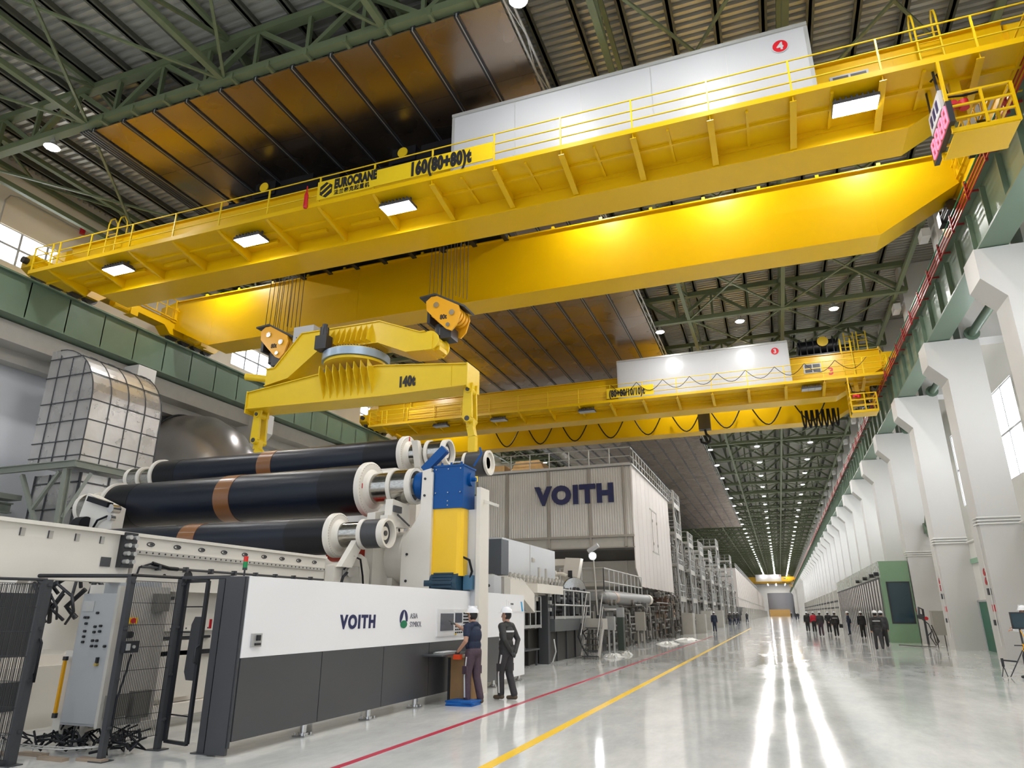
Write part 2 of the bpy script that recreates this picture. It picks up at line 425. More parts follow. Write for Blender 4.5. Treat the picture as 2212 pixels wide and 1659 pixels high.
runway(7.65, 'right'); runway(-27.2, 'left')
cb = thing('conductor_bars', 'red and green conductor bars with hangers beside the crane rail', 'power rail', (7.0, -6, 14.2))
for i, m in enumerate((M('bar_green', (.02, .15, .07), .4), M('bar_red', (.42, .03, .02), .4), M('bar_red', (0, 0, 0)), M('bar_red', (0, 0, 0)))):
    MB().box(7.0, 7.035, -6, HL, 14.62-.17*i, 14.66-.17*i).build('conductor_bar', m, cb)
b = MB(); y = 14.0
while y < 150: b.mark().box(6.98, 7.06, y, y+.08, 14.05, 14.72).box(7.06, 7.38, y, y+.05, 14.3, 14.36); y += 2.1 if y < 60 else 4.2
b.build_each('hanger', M('hanger_red', (.3, .02, .02), .5), cb)
# ================================================================ BRIDGE CRANES
GB, GT = 14.0, 16.6
def girder_poly(xa, xb, inset=0):
    return [(xa, 15.2), (xa+2.4, GB), (xb-2.6, GB), (xb, 15.45), (xb, GT), (xa, GT)]
def segs(t, x, y, z, s, ch, ht, wd, m, nm='segment'):
    pass
SEG = {'8': 'abcdefg', '3': 'abcdg'}
def led_digit(b, u, v, w, h, put, th=.028):
    # seven segment digit drawn with bars, put(u,v)->point
    P = {'a': ((0, 1), (1, 1)), 'b': ((1, 1), (1, .5)), 'c': ((1, .5), (1, 0)), 'd': ((0, 0), (1, 0)), 'e': ((0, .5), (0, 0)), 'f': ((0, 1), (0, .5)), 'g': ((0, .5), (1, .5))}
    for k, (p, q) in P.items(): b.bar(put(u+p[0]*w, v+p[1]*h), put(u+q[0]*w, v+q[1]*h), th)
def disc_number(t, s, x, y, z, r):
    MB().lathe((x, y, z), (0, -1, 0), [(0, r*1.12), (.01, r*1.12)], 28).build('number_rim', cabw, t)
    d = MB().lathe((x, y-.011, z), (0, -1, 0), [(0, r), (.01, r)], 28).build('number_disc', red, t)
    text('number', s, r*1.7, cabw, t, (x, y-.024, z-r*.6), FRONT, bold=.012, align='CENTER')
def floodlight(t, x, y, z, on=True):
    f = MB(); f.box(x-.55, x+.55, y-.28, y+.28, z, z+.10)
    for i in range(8): f.box(x-.5+i*.13, x-.46+i*.13, y-.24, y+.24, z+.1, z+.2)
    f.bar((x-.45, y, z+.2), (x-.45, y, z+.45), .05); f.bar((x+.45, y, z+.2), (x+.45, y, z+.45), .05)
    o = f.build('floodlight', anth, t)
    b = MB()
    for i in range(3): b.box(x-.53+i*.36, x-.19+i*.36, y-.26, y+.26, z-.015, z-.001)
    b.build('flood_lens', flens if on else cabw, o)
def crane(Y0, name, label, cab, num, lamps, zoff=0, detail=2, xposts=None, signs=None):
    t = thing(name, label, 'bridge crane', (-9.8, Y0+3, 14.0))
    XA, XB = -26.9, 7.25
    for j, (ya, yb) in enumerate(((Y0, Y0+1.15), (Y0+5.8, Y0+6.95))):
        b = MB(); b.prism(girder_poly(XA, XB), 'y', ya, yb)
        b.box(XA, XB, ya-.10, yb+.10, GT, GT+.05); b.prism([(XA, 15.17), (XA+2.4, GB-.03), (XB-2.6, GB-.03), (XB, 15.42), (XB, 15.46), (XB-2.6, GB+.01), (XA+2.4, GB+.01), (XA, 15.21)], 'y', ya-.06, yb+.06)
        for x in (-24.5, 4.65): b.box(x-.02, x+.02, ya-.008, yb+.008, GB, GT)
        for x in (-16.2, -6.6, 1.2): b.box(x-.006, x+.006, ya-.004, yb+.004, GB-.031, GT)
        g = b.build('girder', yel, t)
        MB().box(XA+.6, XB-.6, (ya+yb)/2-.04, (ya+yb)/2+.04, GT+.05, GT+.17).build('trolley_rail', anth, g)
        if j:
            b = MB()
            for i in range(16):
                x = -25+i*2.0; b.cbox((x, ya-.04, GT+.1), (.12, .1, .12))
            b.build('rail_clip', yel2, g)
    # end carriages
    for s, x in ((1, 7.65), (-1, -27.2)):
        b = MB(); b.prism([(Y0-1.5, 15.05), (Y0-1.1, 14.85), (Y0+1.6, 14.85), (Y0+2.0, 15.2), (Y0+5.2, 15.2), (Y0+5.6, 14.85), (Y0+8.6, 14.85), (Y0+8.9, 15.1), (Y0+8.9, 15.55), (Y0-1.5, 15.55)], 'x', x-.32, x+.32)
        for y in (Y0+.6, Y0+6.4): b.box(x-.4, x+.4, y-.9, y+.9, 15.5, 16.3); b.prism([(y-.9, 16.3), (y+.9, 16.3), (y+.5, 17.0), (y-.1, 17.0)], 'x', x-.34, x-.28)
        e = b.build('end_carriage', yel, t)
        b = MB()
        for y in (Y0-.9, Y0-.1, Y0+.7, Y0+1.4, Y0+6.0, Y0+6.8, Y0+7.6, Y0+8.3): b.mark().tube((x-.12, y, 14.95), (x+.12, y, 14.95), .32, n=20)
        b.build_each('wheel', anth, e)
        b = MB()
        for y in (Y0-1.7, Y0+8.9): b.mark().tube((x, y, 15.3), (x, y+.2, 15.3), .14, n=14)
        b.build_each('buffer', dark, e)
        xm = x-s*.55
        for y in (Y0+2.6, Y0+6.9):
            m = MB(); m.tube((xm, y-.5, 15.0), (xm, y+.35, 15.0), .2, n=18); m.box(xm-.22, xm+.22, y+.3, y+.7, 14.75, 15.25); m.box(xm-.12, xm+.12, y-.3, y, 15.15, 15.35)
            for i in range(8): a = i*PI/4; m.bar((xm+math.cos(a)*.21, y-.45, 15+math.sin(a)*.21), (xm+math.cos(a)*.21, y+.25, 15+math.sin(a)*.21), .02)
            m.build('travel_motor', dark if s > 0 else yel, t)
        b = MB(); b.box(x-s*.42-.04, x-s*.42+.04, Y0+1.7, Y0+6.2, 15.6, 15.64)
        for i in range(9): b.bar((x-s*.5, Y0+1.7+i*.55, 15.6), (x-s*.5, Y0+1.7+i*.55, 16.6), .035)
        for z in (16.1, 16.6): b.bar((x-s*.5, Y0+1.6, z), (x-s*.5, Y0+6.2, z), .035)
        b.build('cross_rail', yel, t)
    # walkway on the near side with railing
    WY = Y0-1.72
    b = MB(); b.box(-26.6, 7.3, WY, Y0, 14.50, 14.55); b.box(-26.6, 7.3, WY-.03, WY, 14.50, 14.66)
    b.box(-26.6, 7.3, Y0-.95, Y0-.88, 14.42, 14.5); b.box(-6.6, 7.3, Y0-.06, Y0, 14.38, 14.5)
    b.build('walkway', yel, t)
    x = -6.6-2.1*9; i = 0
    posts = []
    while x < 7.2:
        big = x > -8.8
        b = MB()
        if big:
            b.prism([(WY+.02, 14.5), (Y0, 14.5), (Y0, 14.02), (WY+.02, 14.36)], 'x', x-.012, x+.012); b.bar((x, WY+.02, 14.36), (x, Y0, 14.03), .17, .02, up=(0, 0, 1))
        else:
            b.prism([(WY+.02, 14.5), (Y0, 14.5), (Y0, 14.12), (WY+.3, 14.40)], 'x', x-.05, x+.05)
            if x < -12: b.bar((x+.5, Y0-.45, 14.44), (x+1.6, Y0-.45, 14.44), .11)
        b.build('bracket', yel, t); posts.append(x); x += 2.1
    if detail > 1:
        b = MB()
        for x in posts[8:]: b.mark().bar((x+.95, WY+.15, 14.46), (x+.95, Y0-.1, 14.46), .07)
        b.build_each('stiffener', yel, t)
    b = MB()
    for x in posts+[-26.5, -25.1, 7.25]: b.bar((x, WY+.01, 14.55), (x, WY+.01, 15.65), .045)
    for z in (14.95, 15.28, 15.65): b.tube((-26.5, WY+.01, z), (7.25, WY+.01, z), .022, n=6)
    for xx in (-26.5, 7.25):
        for z in (14.95, 15.28, 15.65): b.bar((xx, WY, z), (xx, Y0-.1, z), .035)
    b.build('railing', yel2, t)
    for x in lamps: floodlight(t, x, Y0-1.12, 14.2, detail > 1)
    # electrical house
    x0, x1 = cab
    b = MB(); b.box(x0, x1, Y0-.85, Y0-.05, 14.62, 17.45)
    c = b.build('electrical_house', cabw, t)
    b = MB(); n = 5
    for i in range(n+1):
        x = x0+(x1-x0)*i/n; wd = .05 if i in (0, n) else .008; b.box(x-wd, x+wd, Y0-.857, Y0-.85, 14.62, 17.45)
    b.box(x0-.04, x1+.04, Y0-.90, Y0-.0, 17.45, 17.56); b.box(x0-.02, x1+.02, Y0-.88, Y0-.85, 14.58, 14.7)
    b.build('cabinet_trim', M('trim_grey', (.5, .51, .5), .35, metal=.4), c)
    disc_number(c, num, x1-.72, Y0-.862, 16.95, .20 if detail > 1 else .22)
    text('number', num, .62, red, t, (4.35, Y0-.012, 15.35), FRONT, bold=.02)
    # louvre, ladder
    b = MB(); b.box(3.0, 4.0, Y0-.05, Y0-.004, 15.55, 16.15); l = b.build('vent_cover', cabw, t)
    b = MB()
    for i in range(2):
        for j in range(2): b.box(3.08+i*.46, 3.48+i*.46, Y0-.06, Y0-.05, 15.6+j*.28, 15.82+j*.28)
    b.build('vent_grille', anth, l)
    for xl in (5.2, -24.5):
        b = MB(); y = Y0-.35
        for dx in (0, .55):
            pts = [(xl+dx, y, 14.6), (xl+dx, y, 17.1), (xl+dx, y+.05, 17.35), (xl+dx, y+.2, 17.5), (xl+dx, y+.35, 17.35), (xl+dx, y+.4, 17.1), (xl+dx, y+.4, 16.7)]
            b.path(pts, .028, 8)
        for i in range(8): b.tube((xl, y, 14.9+i*.28), (xl+.55, y, 14.9+i*.28), .015, n=6)
        b.build('ladder', yel2, t)
    # conductor collector cage below the right end of the walkway
    b = MB(); ya, yb = WY+.0, WY+1.05; xa, xb = 5.1, 6.42; za, zb = 12.42, 14.5
    for x in (xa, xb):
        for y in (ya, yb): b.bar((x, y, za), (x, y, zb if x == xa else 13.5), .07)
    for y in (ya, yb):
        for z in (12.8, 13.15, 13.5): b.bar((xa, y, z), (xb, y, z), .05)
    b.bar(((xa+xb)/2+.05, ya, za+.1), ((xa+xb)/2+.05, ya, 13.5), .06)
    for z in (13.15, 13.5): b.bar((xb, ya, z), (xb, yb, z), .05); b.bar((xa, ya, z), (xa, yb, z), .05)
    b.box(xa, xb, ya-.02, yb, za-.03, za); b.box(xa, xb, ya-.03, ya-.01, za, za+.12); b.box(xb-.02, xb+.01, ya, yb, za, za+.12)
    b.bar((5.6, Y0-.9, 13.3), (5.6, Y0-.9, 14.5), .22, .12); b.bar((5.1, Y0-.5, 14.1), (5.9, Y0-.5, 14.1), .1)
    b.build('service_cage', yel, t)
    b = MB(); b.path([(5.0, Y0-1.3, 14.3), (5.15, Y0-1.35, 14.45), (5.25, Y0-1.3, 14.1), (5.3, Y0-1.3, 13.75), (5.6, Y0-1.3, 13.7), (5.95, Y0-1.3, 13.72), (6.0, Y0-1.3, 13.4)], .03); b.build('cable', black, t)
    b = MB(); b.tube((5.35, Y0-1.2, 13.55), (5.62, Y0-1.2, 13.5), .09, n=14); b.tube((5.6, Y0-1.2, 13.4), (5.6, Y0-1.2, 13.62), .11, n=14); b.tube((5.35, Y0-1.4, 13.5), (5.35, Y0-1.0, 13.5), .07, n=12); b.build('alarm_horn', red, t)
    if detail > 1:
        # weight display facing the hall
        X = 5.0
        b = MB(); b.box(X, X+.12, Y0-1.95, Y0-.15, 12.60, 13.18); b.bar((X+.06, Y0-1.5, 13.18), (X+.06, Y0-1.4, 14.5), .05); b.bar((X+.06, Y0-.6, 13.18), (X+.06, Y0-.6, 14.5), .05); o = b.build('weight_display', dark, t)
        b = MB()
        for i in range(4): b.mark(); led_digit(b, .14+i*.42, .08, .26, .42, lambda u, v: (X-.015, Y0-.2-u, 12.60+v), .032)
        b.build_each('led_digit', M('led_red', (1, .2, .3), .5, em=(1, .10, .16), es=2.2), o)
        b = MB(); b.box(X-.0, X+.12, Y0-1.6, Y0-.5, 13.25, 13.78); p = b.build('number_board', cabw, t)
        b = MB()
        for i in range(3): b.box(X-.012, X-.0, Y0-1.4+i*.3, Y0-1.24+i*.3, 13.38, 13.66)
        b.build('lettering', navy, p)
    return t
# the near crane
N4 = crane(17.9, 'bridge_crane', 'large yellow double girder bridge crane with white box marked 4', (-8.43, 2.5), '4', (-22.4, -16.1, -10.2, 3.3))
y = 16.15
b = MB(); b.box(-12.95, -10.8, y-.02, y, 14.72, 15.42); sg = b.build('maker_sign', yel2, N4)
text('lettering', 'EUROCRANE', .47, txt, sg, (-12.28, y-.03, 15.03), FRONT, sx=.55, bold=.030, sp=1.08)
text('lettering', '法兰泰克起重机', .2, txt, sg, (-12.28, y-.03, 14.79), FRONT, sx=.9, bold=.004, sp=1.18)
b = MB(); r = .26; cx_, cz_ = -12.6, 15.05
b.prism([(cx_+r*1.05*math.cos(PI/6+k*PI/3), cz_+r*1.15*math.sin(PI/6+k*PI/3)) for k in range(6)], 'y', y-.03, y-.021); b.build('emblem', txt, sg)
b = MB()
for d in (-.085, .085): b.bar((cx_-.16+d*.5, y-.035, cz_-.12-d), (cx_+.16+d*.5, y-.035, cz_+.12-d), .012, .05, up=(0, 0, 1))
b.build('emblem_stripe', yel2, sg)
b = MB(); b.box(-10.8, -6.62, y-.02, y, 14.74, 15.34); sg = b.build('load_sign', yel2, N4)
text('lettering', '160(80+80)t', .64, txt, sg, (-9.45, y-.03, 14.82), FRONT, sx=.57, bold=.046, sp=1.14)
b = MB(); b.lathe((-13.35, 16.1, 14.5), (0, 0, 1), [(0, .06), (.05, .075), (.5, .07), (.62, .03), (.85, .02)], 14); b.build('fire_extinguisher', red, N4)
b = MB()
for i in range(5): b.path([(2.6+i*.25, 16.7, 14.8), (2.7+i*.2, 16.68, 14.9), (2.65+i*.2, 16.66, 14.75)], .02)
b.build('cable', anth, N4)
# the middle crane
N3 = crane(43.2, 'bridge_crane', 'yellow double girder bridge crane with white box marked 3, further down the hall', (-8.3, 2.2), '3', (-21, -16.6, -10.4, 3.2), detail=1)
y = 41.45
b = MB(); b.box(-8.9, -5.9, y-.02, y, 14.74, 15.4); sg = b.build('load_sign', yel2, N3)
text('lettering', '(80+80/10/10)t', .60, txt, sg, (-8.75, y-.03, 14.84), FRONT, sx=.56, bold=.036, sp=1.1)
b = MB(); b.box(-23.5, -8.95, 41.6, 41.62, 14.7, 15.6); b.build('banner', M('banner_yellow', (.72, .42, .01), .5), N3)
b = MB()
for i in range(10):
    x0 = -8.6+i*1.65
    if x0 > 5: break
    b.path([(x0+1.65*q/8, y-.06, 15.62-.62*math.sin(PI*q/8)) for q in range(9)], .018, 6)
b.build('festoon_cable', black, N3)
b = MB()
for i in range(9):
    x0 = -19.5+i*2.75
    b.path([(x0+1.9*q/10, 48.75, 15.2-1.2*math.sin(PI*q/10)) for q in range(11)], .045, 8)
for i in range(7):
    x0 = 2.75+i*.32
    b.path([(x0+.24*q/12, 46.6, 14.15-1.15*math.sin(PI*q/12)**.6) for q in range(13)], .06, 8)
b.build('festoon_cable', black, N3)
b = MB(); b.box(2.9, 5.1, 44.2, 46.4, 16.95, 18.0); b.tube((2.9, 44.3, 17.55), (5.1, 44.3, 17.55), .45, n=18); b.box(5.1, 5.9, 44.4, 45.6, 16.95, 17.6); 
for i in range(6): b.box(3.0+i*.38, 3.06+i*.38, 43.8, 44.2, 16.95, 18.05)
# trolley of the middle crane
T3 = thing('crane_trolley', 'black hoist trolley with yellow disc on top of the crane marked 3', 'hoist trolley', (4.0, 46, 16.8))
b.build('hoist', black, T3); MB().lathe((4.35, 43.75, 17.72), (0, -1, 0), [(0, .32), (.05, .32)], 24).build('drum_end', yel2, T3)
b = MB(); b.box(2.4, 6.0, 43.7, 49.6, 16.8, 16.95); b.build('trolley_frame', anth, T3)
for x in (5.6, 6.3):
    b = MB(); b.bar((x, 44, 16.7), (x, 44, 18.2), .06); b.bar((x+.5, 44, 16.7), (x+.5, 44, 18.2), .06)
    for i in range(4): b.bar((x, 44, 16.9+.35*i), (x+.5, 44, 16.9+.35*i), .04)
    b.build('ladder', yel2, T3)
# far crane
FC = crane(330.0, 'bridge_crane', 'tiny yellow bridge crane at the far end of the hall', (-8.3, 2.2), '2', (-20, 3), detail=1)
# trolley of the near crane (dark machinery above the girders)
T4 = thing('crane_trolley', 'black hoist trolley with yellow drum discs on top of the crane marked 4', 'hoist trolley', (-14.5, 21.4, 16.8))
b = MB(); b.box(-19.6, -8.9, 18.2, 24.5, 16.80, 17.15)
for i in range(8): b.box(-19.3+i*1.45, -19.1+i*1.45, 19.1, 23.7, 16.55, 16.8)
b.build('trolley_frame', dark, T4)
for x in (-18.6, -10.9):
    b = MB(); b.tube((x-1.1, 20.0, 17.6), (x+3.0, 20.0, 17.6), .5, n=28); b.box(x-1.3, x-1.05, 19.2, 20.8, 17.15, 18.1); b.box(x+3.0, x+3.25, 19.2, 20.8, 17.15, 18.1)
    b.tube((x+.5, 22.0, 17.6), (x+2.2, 22.0, 17.6), .42, n=20); b.box(x-1.0, x+.4, 21.6, 22.6, 17.15, 18.1); h = b.build('hoist_drum', black, T4)
    x2 = -17.0 if x < -15 else -10.9
    MB().lathe((x2, 18.03, 17.42), (0, -1, 0), [(0, .2), (.04, .2)], 24).build('drum_disc', yel2, h)
    b = MB(); b.box(x2-.45, x2+.5, 18.05, 18.9, 17.05, 17.66); b.box(x2-.6, x2+3.4, 18.1, 18.7, 17.05, 17.38); b.box(x2+.7, x2+2.2, 18.1, 18.7, 17.38, 17.6); b.box(x2-.9, x2+5.2 if x2 < -15 else x2+2.3, 18.1, 18.6, 16.68, 17.05); b.build('gearbox', black, h)
# hook blocks with ropes
def hook_block(x, zt, lab):
    y = 21.4; t = thing('hook_block', lab, 'hook block', (x, y, zt-1.6), 'hook blocks of the near crane')
    b = MB()
    for i in range(4):
        for (dx, xx) in ((-.62, -.55), (-.1, -.06), (.5, .5)):
            b.tube((x+dx+i*.085, y-.3+.15*i, zt-.1), (x+xx+i*.085, y-.3+.15*i, 17.0), .014, n=6)
    b.build('wire_rope', rope, t)
    b = MB(); b.prism([(x-.95, zt+.03), (x-.3, zt+.08), (x+.95, zt-.62), (x+.92, zt-.68), (x-.3, zt), (x-.95, zt-.03)], 'y', y-.45, y+.45); b.build('top_plate', anth, t)
    poly = [(-.66, -.22), (-.45, -.06), (-.2, -.06), (.7, -.58), (.78, -.85), (.62, -1.35), (.42, -1.55), (.2, -1.45), (-.25, -1.0), (-.62, -.6)]
    for s in (-1, 1):
        b = MB(); b.prism([(x+p[0], zt+p[1]) for p in poly], 'y', y+s*.42-.04, y+s*.42+.04); c = b.build('cheek_plate', orange, t)
        b = MB()
        for px, pz in ((-.2, -.45), (.45, -.85)): b.mark().tube((x+px, y+s*.50-.03, zt+pz), (x+px, y+s*.50+.03, zt+pz), .11, n=16)
        b.mark().tube((x+.3, y+s*.5-.03, zt-1.32), (x+.3, y+s*.5+.03, zt-1.32), .08, n=14)
        b.build_each('pin', steel, c)
        if s < 0: text('lettering', '80t', .26, txt, c, (x-.05, y-.47, zt-1.05), FRONT, sx=.8, bold=.01)
    b = MB()
    for i in range(3): b.tube((x-.2, y-.3+i*.22, zt-.5), (x-.2, y-.16+i*.22, zt-.5), .42, n=24); b.tube((x+.42, y-.3+i*.22, zt-.85), (x+.42, y-.16+i*.22, zt-.85), .34, n=24)
    b.build('sheave', orange, t)
    b = MB(); b.box(x-.62, x-.5, y-.4, y+.4, zt-1.1, zt-.2); b.tube((x-.25, y, zt-1.1), (x-.25, y, zt-1.55), .2, n=16); b.box(x-.1, x+.35, y-.3, y+.3, zt-1.75, zt-1.3); b.build('hook', dark, t)
hook_block(-18.25, 13.0, 'orange hook block with ropes beside the small white control box')
hook_block(-10.6, 13.1, 'orange hook block with ropes against the polished ceiling')
# lifting beam: upper beam, slewing ring, lower beam marked 140t, two hanger arms
LB = thing('lifting_beam', 'yellow rotating lifting beam marked 140t hanging from the two hook blocks', 'lifting beam', (-14.2, 21.0, 9.0))
Y = 21.0
up = [(-18.3, 10.75), (-17.75, 10.75), (-16.5, 12.2), (-13.0, 12.2), (-11.1, 11.5), (-11.1, 10.78), (-11.8, 10.75), (-13.0, 11.3), (-15.6, 11.35), (-16.9, 10.2), (-18.3, 9.95)]
up = [(-18.0, 10.85), (-17.6, 10.85), (-16.45, 12.15), (-12.95, 12.15), (-11.2, 11.45), (-11.0, 11.45), (-11.0, 10.72), (-11.75, 10.75), (-12.95, 11.28), (-15.6, 11.32), (-16.9, 10.35), (-18.0, 10.15)]
b = MB(); b.prism(up, 'y', Y-.5, Y+.5)
for i in range(len(up)):
    p, q = up[i], up[(i+1) % len(up)]
    if i in (0, 1, 2, 3, 4, 6, 7, 8, 9, 10): b.bar((p[0], Y, p[1]), (q[0], Y, q[1]), 1.12, .035, up=(0, 0, 1))
ub = b.build('upper_beam', yel2, LB)
b = MB()
for i in range(9): x = -15.2+i*.24; b.prism([(Y-.5, 12.1), (Y-.72, 11.75), (Y-.85, 11.35), (Y-.5, 11.35)], 'x', x-.012, x+.012)
b.build('rib', yel2, ub)
b = MB()
b.tube((-10.85, Y-.4, 11.08), (-10.85, Y+.4, 11.08), .30, n=26); b.tube((-10.85, Y-.48, 11.08), (-10.85, Y-.4, 11.08), .38, n=26); b.tube((-10.85, Y+.4, 11.08), (-10.85, Y+.48, 11.08), .38, n=26)
b.box(-11.1, -10.7, Y-.52, Y+.52, 10.72, 11.35); b.tube((-18.0, Y-.3, 10.5), (-18.9, Y-.6, 10.62), .14, n=18); b.box(-11.05, -10.5, Y-.3, Y+.3, 10.74, 10.9)
b.build('hook_saddle', yel2, ub)
b = MB(); b.lathe((-14.2, Y, 10.72), (0, 0, 1), [(0, 1.28), (.3, 1.28)], 56); b.build('slewing_ring', M('ring_steel', (.35, .45, .56), .35, metal=.3), LB)
b = MB()
for k in range(64): a = 2*PI*k/64; b.cbox((-14.2+1.12*math.cos(a), Y+1.12*math.sin(a), 10.66), (.06, .06, .1)); b.cbox((-14.2+1.12*math.cos(a), Y+1.12*math.sin(a), 11.08), (.05, .05, .1))
b.build('ring_bolt', rope, LB)
b = MB(); b.lathe((-14.2, Y, 11.02), (0, 0, 1), [(0, 1.2), (.05, 1.2)], 48); b.lathe((-14.2, Y, 10.6), (0, 0, 1), [(0, 1.2), (.1, 1.2)], 48); b.build('ring_flange', yel2, LB)
b = MB(); b.box(-15.25, -14.75, Y-1.25, Y-.85, 11.05, 11.6); b.tube((-15.0, Y-1.05, 11.6), (-15.0, Y-1.05, 11.95), .17, n=16); b.tube((-15.0, Y-1.05, 11.95), (-15.0, Y-1.05, 12.1), .1, n=14); b.build('slew_motor', dark, LB)
lo = [(-18.75, 10.12), (-15.1, 10.62), (-12.6, 10.60), (-9.25, 10.12), (-9.25, 9.33), (-12.5, 9.25), (-15.5, 9.35), (-18.75, 9.40)]
lo = [(-18.78, 9.96), (-15.6, 10.32), (-12.9, 10.36), (-9.3, 9.98), (-9.3, 9.2), (-12.5, 9.16), (-15.5, 9.22), (-18.78, 9.30)]
b = MB(); b.prism(lo, 'y', Y-.48, Y+.48)
for i in (0, 1, 2, 4, 5, 6): p, q = lo[i], lo[(i+1) % 8]; b.bar((p[0], Y, p[1]), (q[0], Y, q[1]), 1.1, .035, up=(0, 0, 1))
for x in (-18.79, -9.29): b.box(x-.02, x+.02, Y-.54, Y+.54, 9.12, 10.02)
b.box(-9.95, -9.9, Y-.5, Y-.48, 9.22, 10.0)
lb = b.build('lower_beam', yel2, LB)
text('lettering', '140t', .50, txt, lb, (-12.0, Y-.50, 9.44), FRONT, sx=.66, bold=.036, sp=1.12)
b = MB()
for i in range(8): x = -15.2+i*.3; b.prism([(Y-.48, 10.3), (Y-.9, 10.5), (Y-.9, 10.15), (Y-.62, 9.6), (Y-.48, 9.3)], 'x', x-.015, x+.015)
b.build('rib', yel2, lb)
for x, s in ((-18.4, -1), (-9.35, 1)):
    b = MB()
    for dy in (-.2, .2): b.prism([(x-.17, 9.35), (x+.17, 9.35), (x+.12, 9.0), (x+.16, 8.1), (x-.02, 7.9), (x-.22, 8.1)], 'y', Y+dy-.05, Y+dy+.05)
    b.tube((x, Y-.3, 9.1), (x, Y+.3, 9.1), .12, n=16); b.tube((x, Y-.32, 8.05), (x, Y+.32, 8.05), .13, n=16)
    a = b.build('hanger_arm', yel2, LB)
    b = MB()
    q = [(0, 8.1), (s*.02, 7.8), (.10, 7.45), (.10, 6.95)] if s > 0 else [(0, 8.1), (-.02, 7.75), (.25, 7.5), (.3, 7.0)]
    for i in range(3): b.bar((x+q[i][0], Y, q[i][1]), (x+q[i+1][0], Y, q[i+1][1]), .26, .24)
    if s > 0: b.bar((x+.10, Y, 7.0), (x+.14, Y, 5.9), .26, .22)
    b.build('gripper', yel2, a)
    b = MB(); b.mark().tube((x, Y-.34, 8.05), (x, Y-.31, 8.05), .09, n=14); b.mark().tube((x, Y-.34, 9.1), (x, Y-.31, 9.1), .07, n=14); b.build_each('pin', anth, a)
b = MB(); b.box(-17.05, -16.1, Y-.3, Y+.35, 11.93, 12.58); eb = b.build('control_box', cabw, LB)
b = MB(); b.box(-16.9, -16.86, Y-.31, Y-.3, 12.1, 12.14); b.box(-16.4, -16.36, Y-.31, Y-.3, 12.1, 12.14); b.bar((-16.9, Y, 11.3), (-16.9, Y, 11.93), .08); b.bar((-16.3, Y, 11.7), (-16.3, Y, 11.93), .08); b.build('box_bracket', anth, eb)
# small auxiliary hook of the middle crane
t = thing('crane_hook', 'black hook hanging from the crane marked 3, in front of its rear girder', 'crane hook', (-3.45, 47.6, 12.7))
b = MB(); b.box(-3.85, -3.05, 47.3, 47.9, 13.7, 15.2); b.build('hook_block_body', dark, t)
b = MB(); b.path([(-3.45, 47.6, 13.7), (-3.4, 47.6, 13.4), (-3.15, 47.6, 13.15), (-3.2, 47.6, 12.85), (-3.45, 47.6, 12.72), (-3.75, 47.6, 12.85), (-3.8, 47.6, 13.1)], .09, 10); b.build('hook', black, t)
b = MB(); b.bar((-3.6, 47.6, 15.2), (-3.6, 47.6, 16.9), .03); b.bar((-3.3, 47.6, 15.2), (-3.3, 47.6, 16.9), .03); b.build('wire_rope', rope, t)
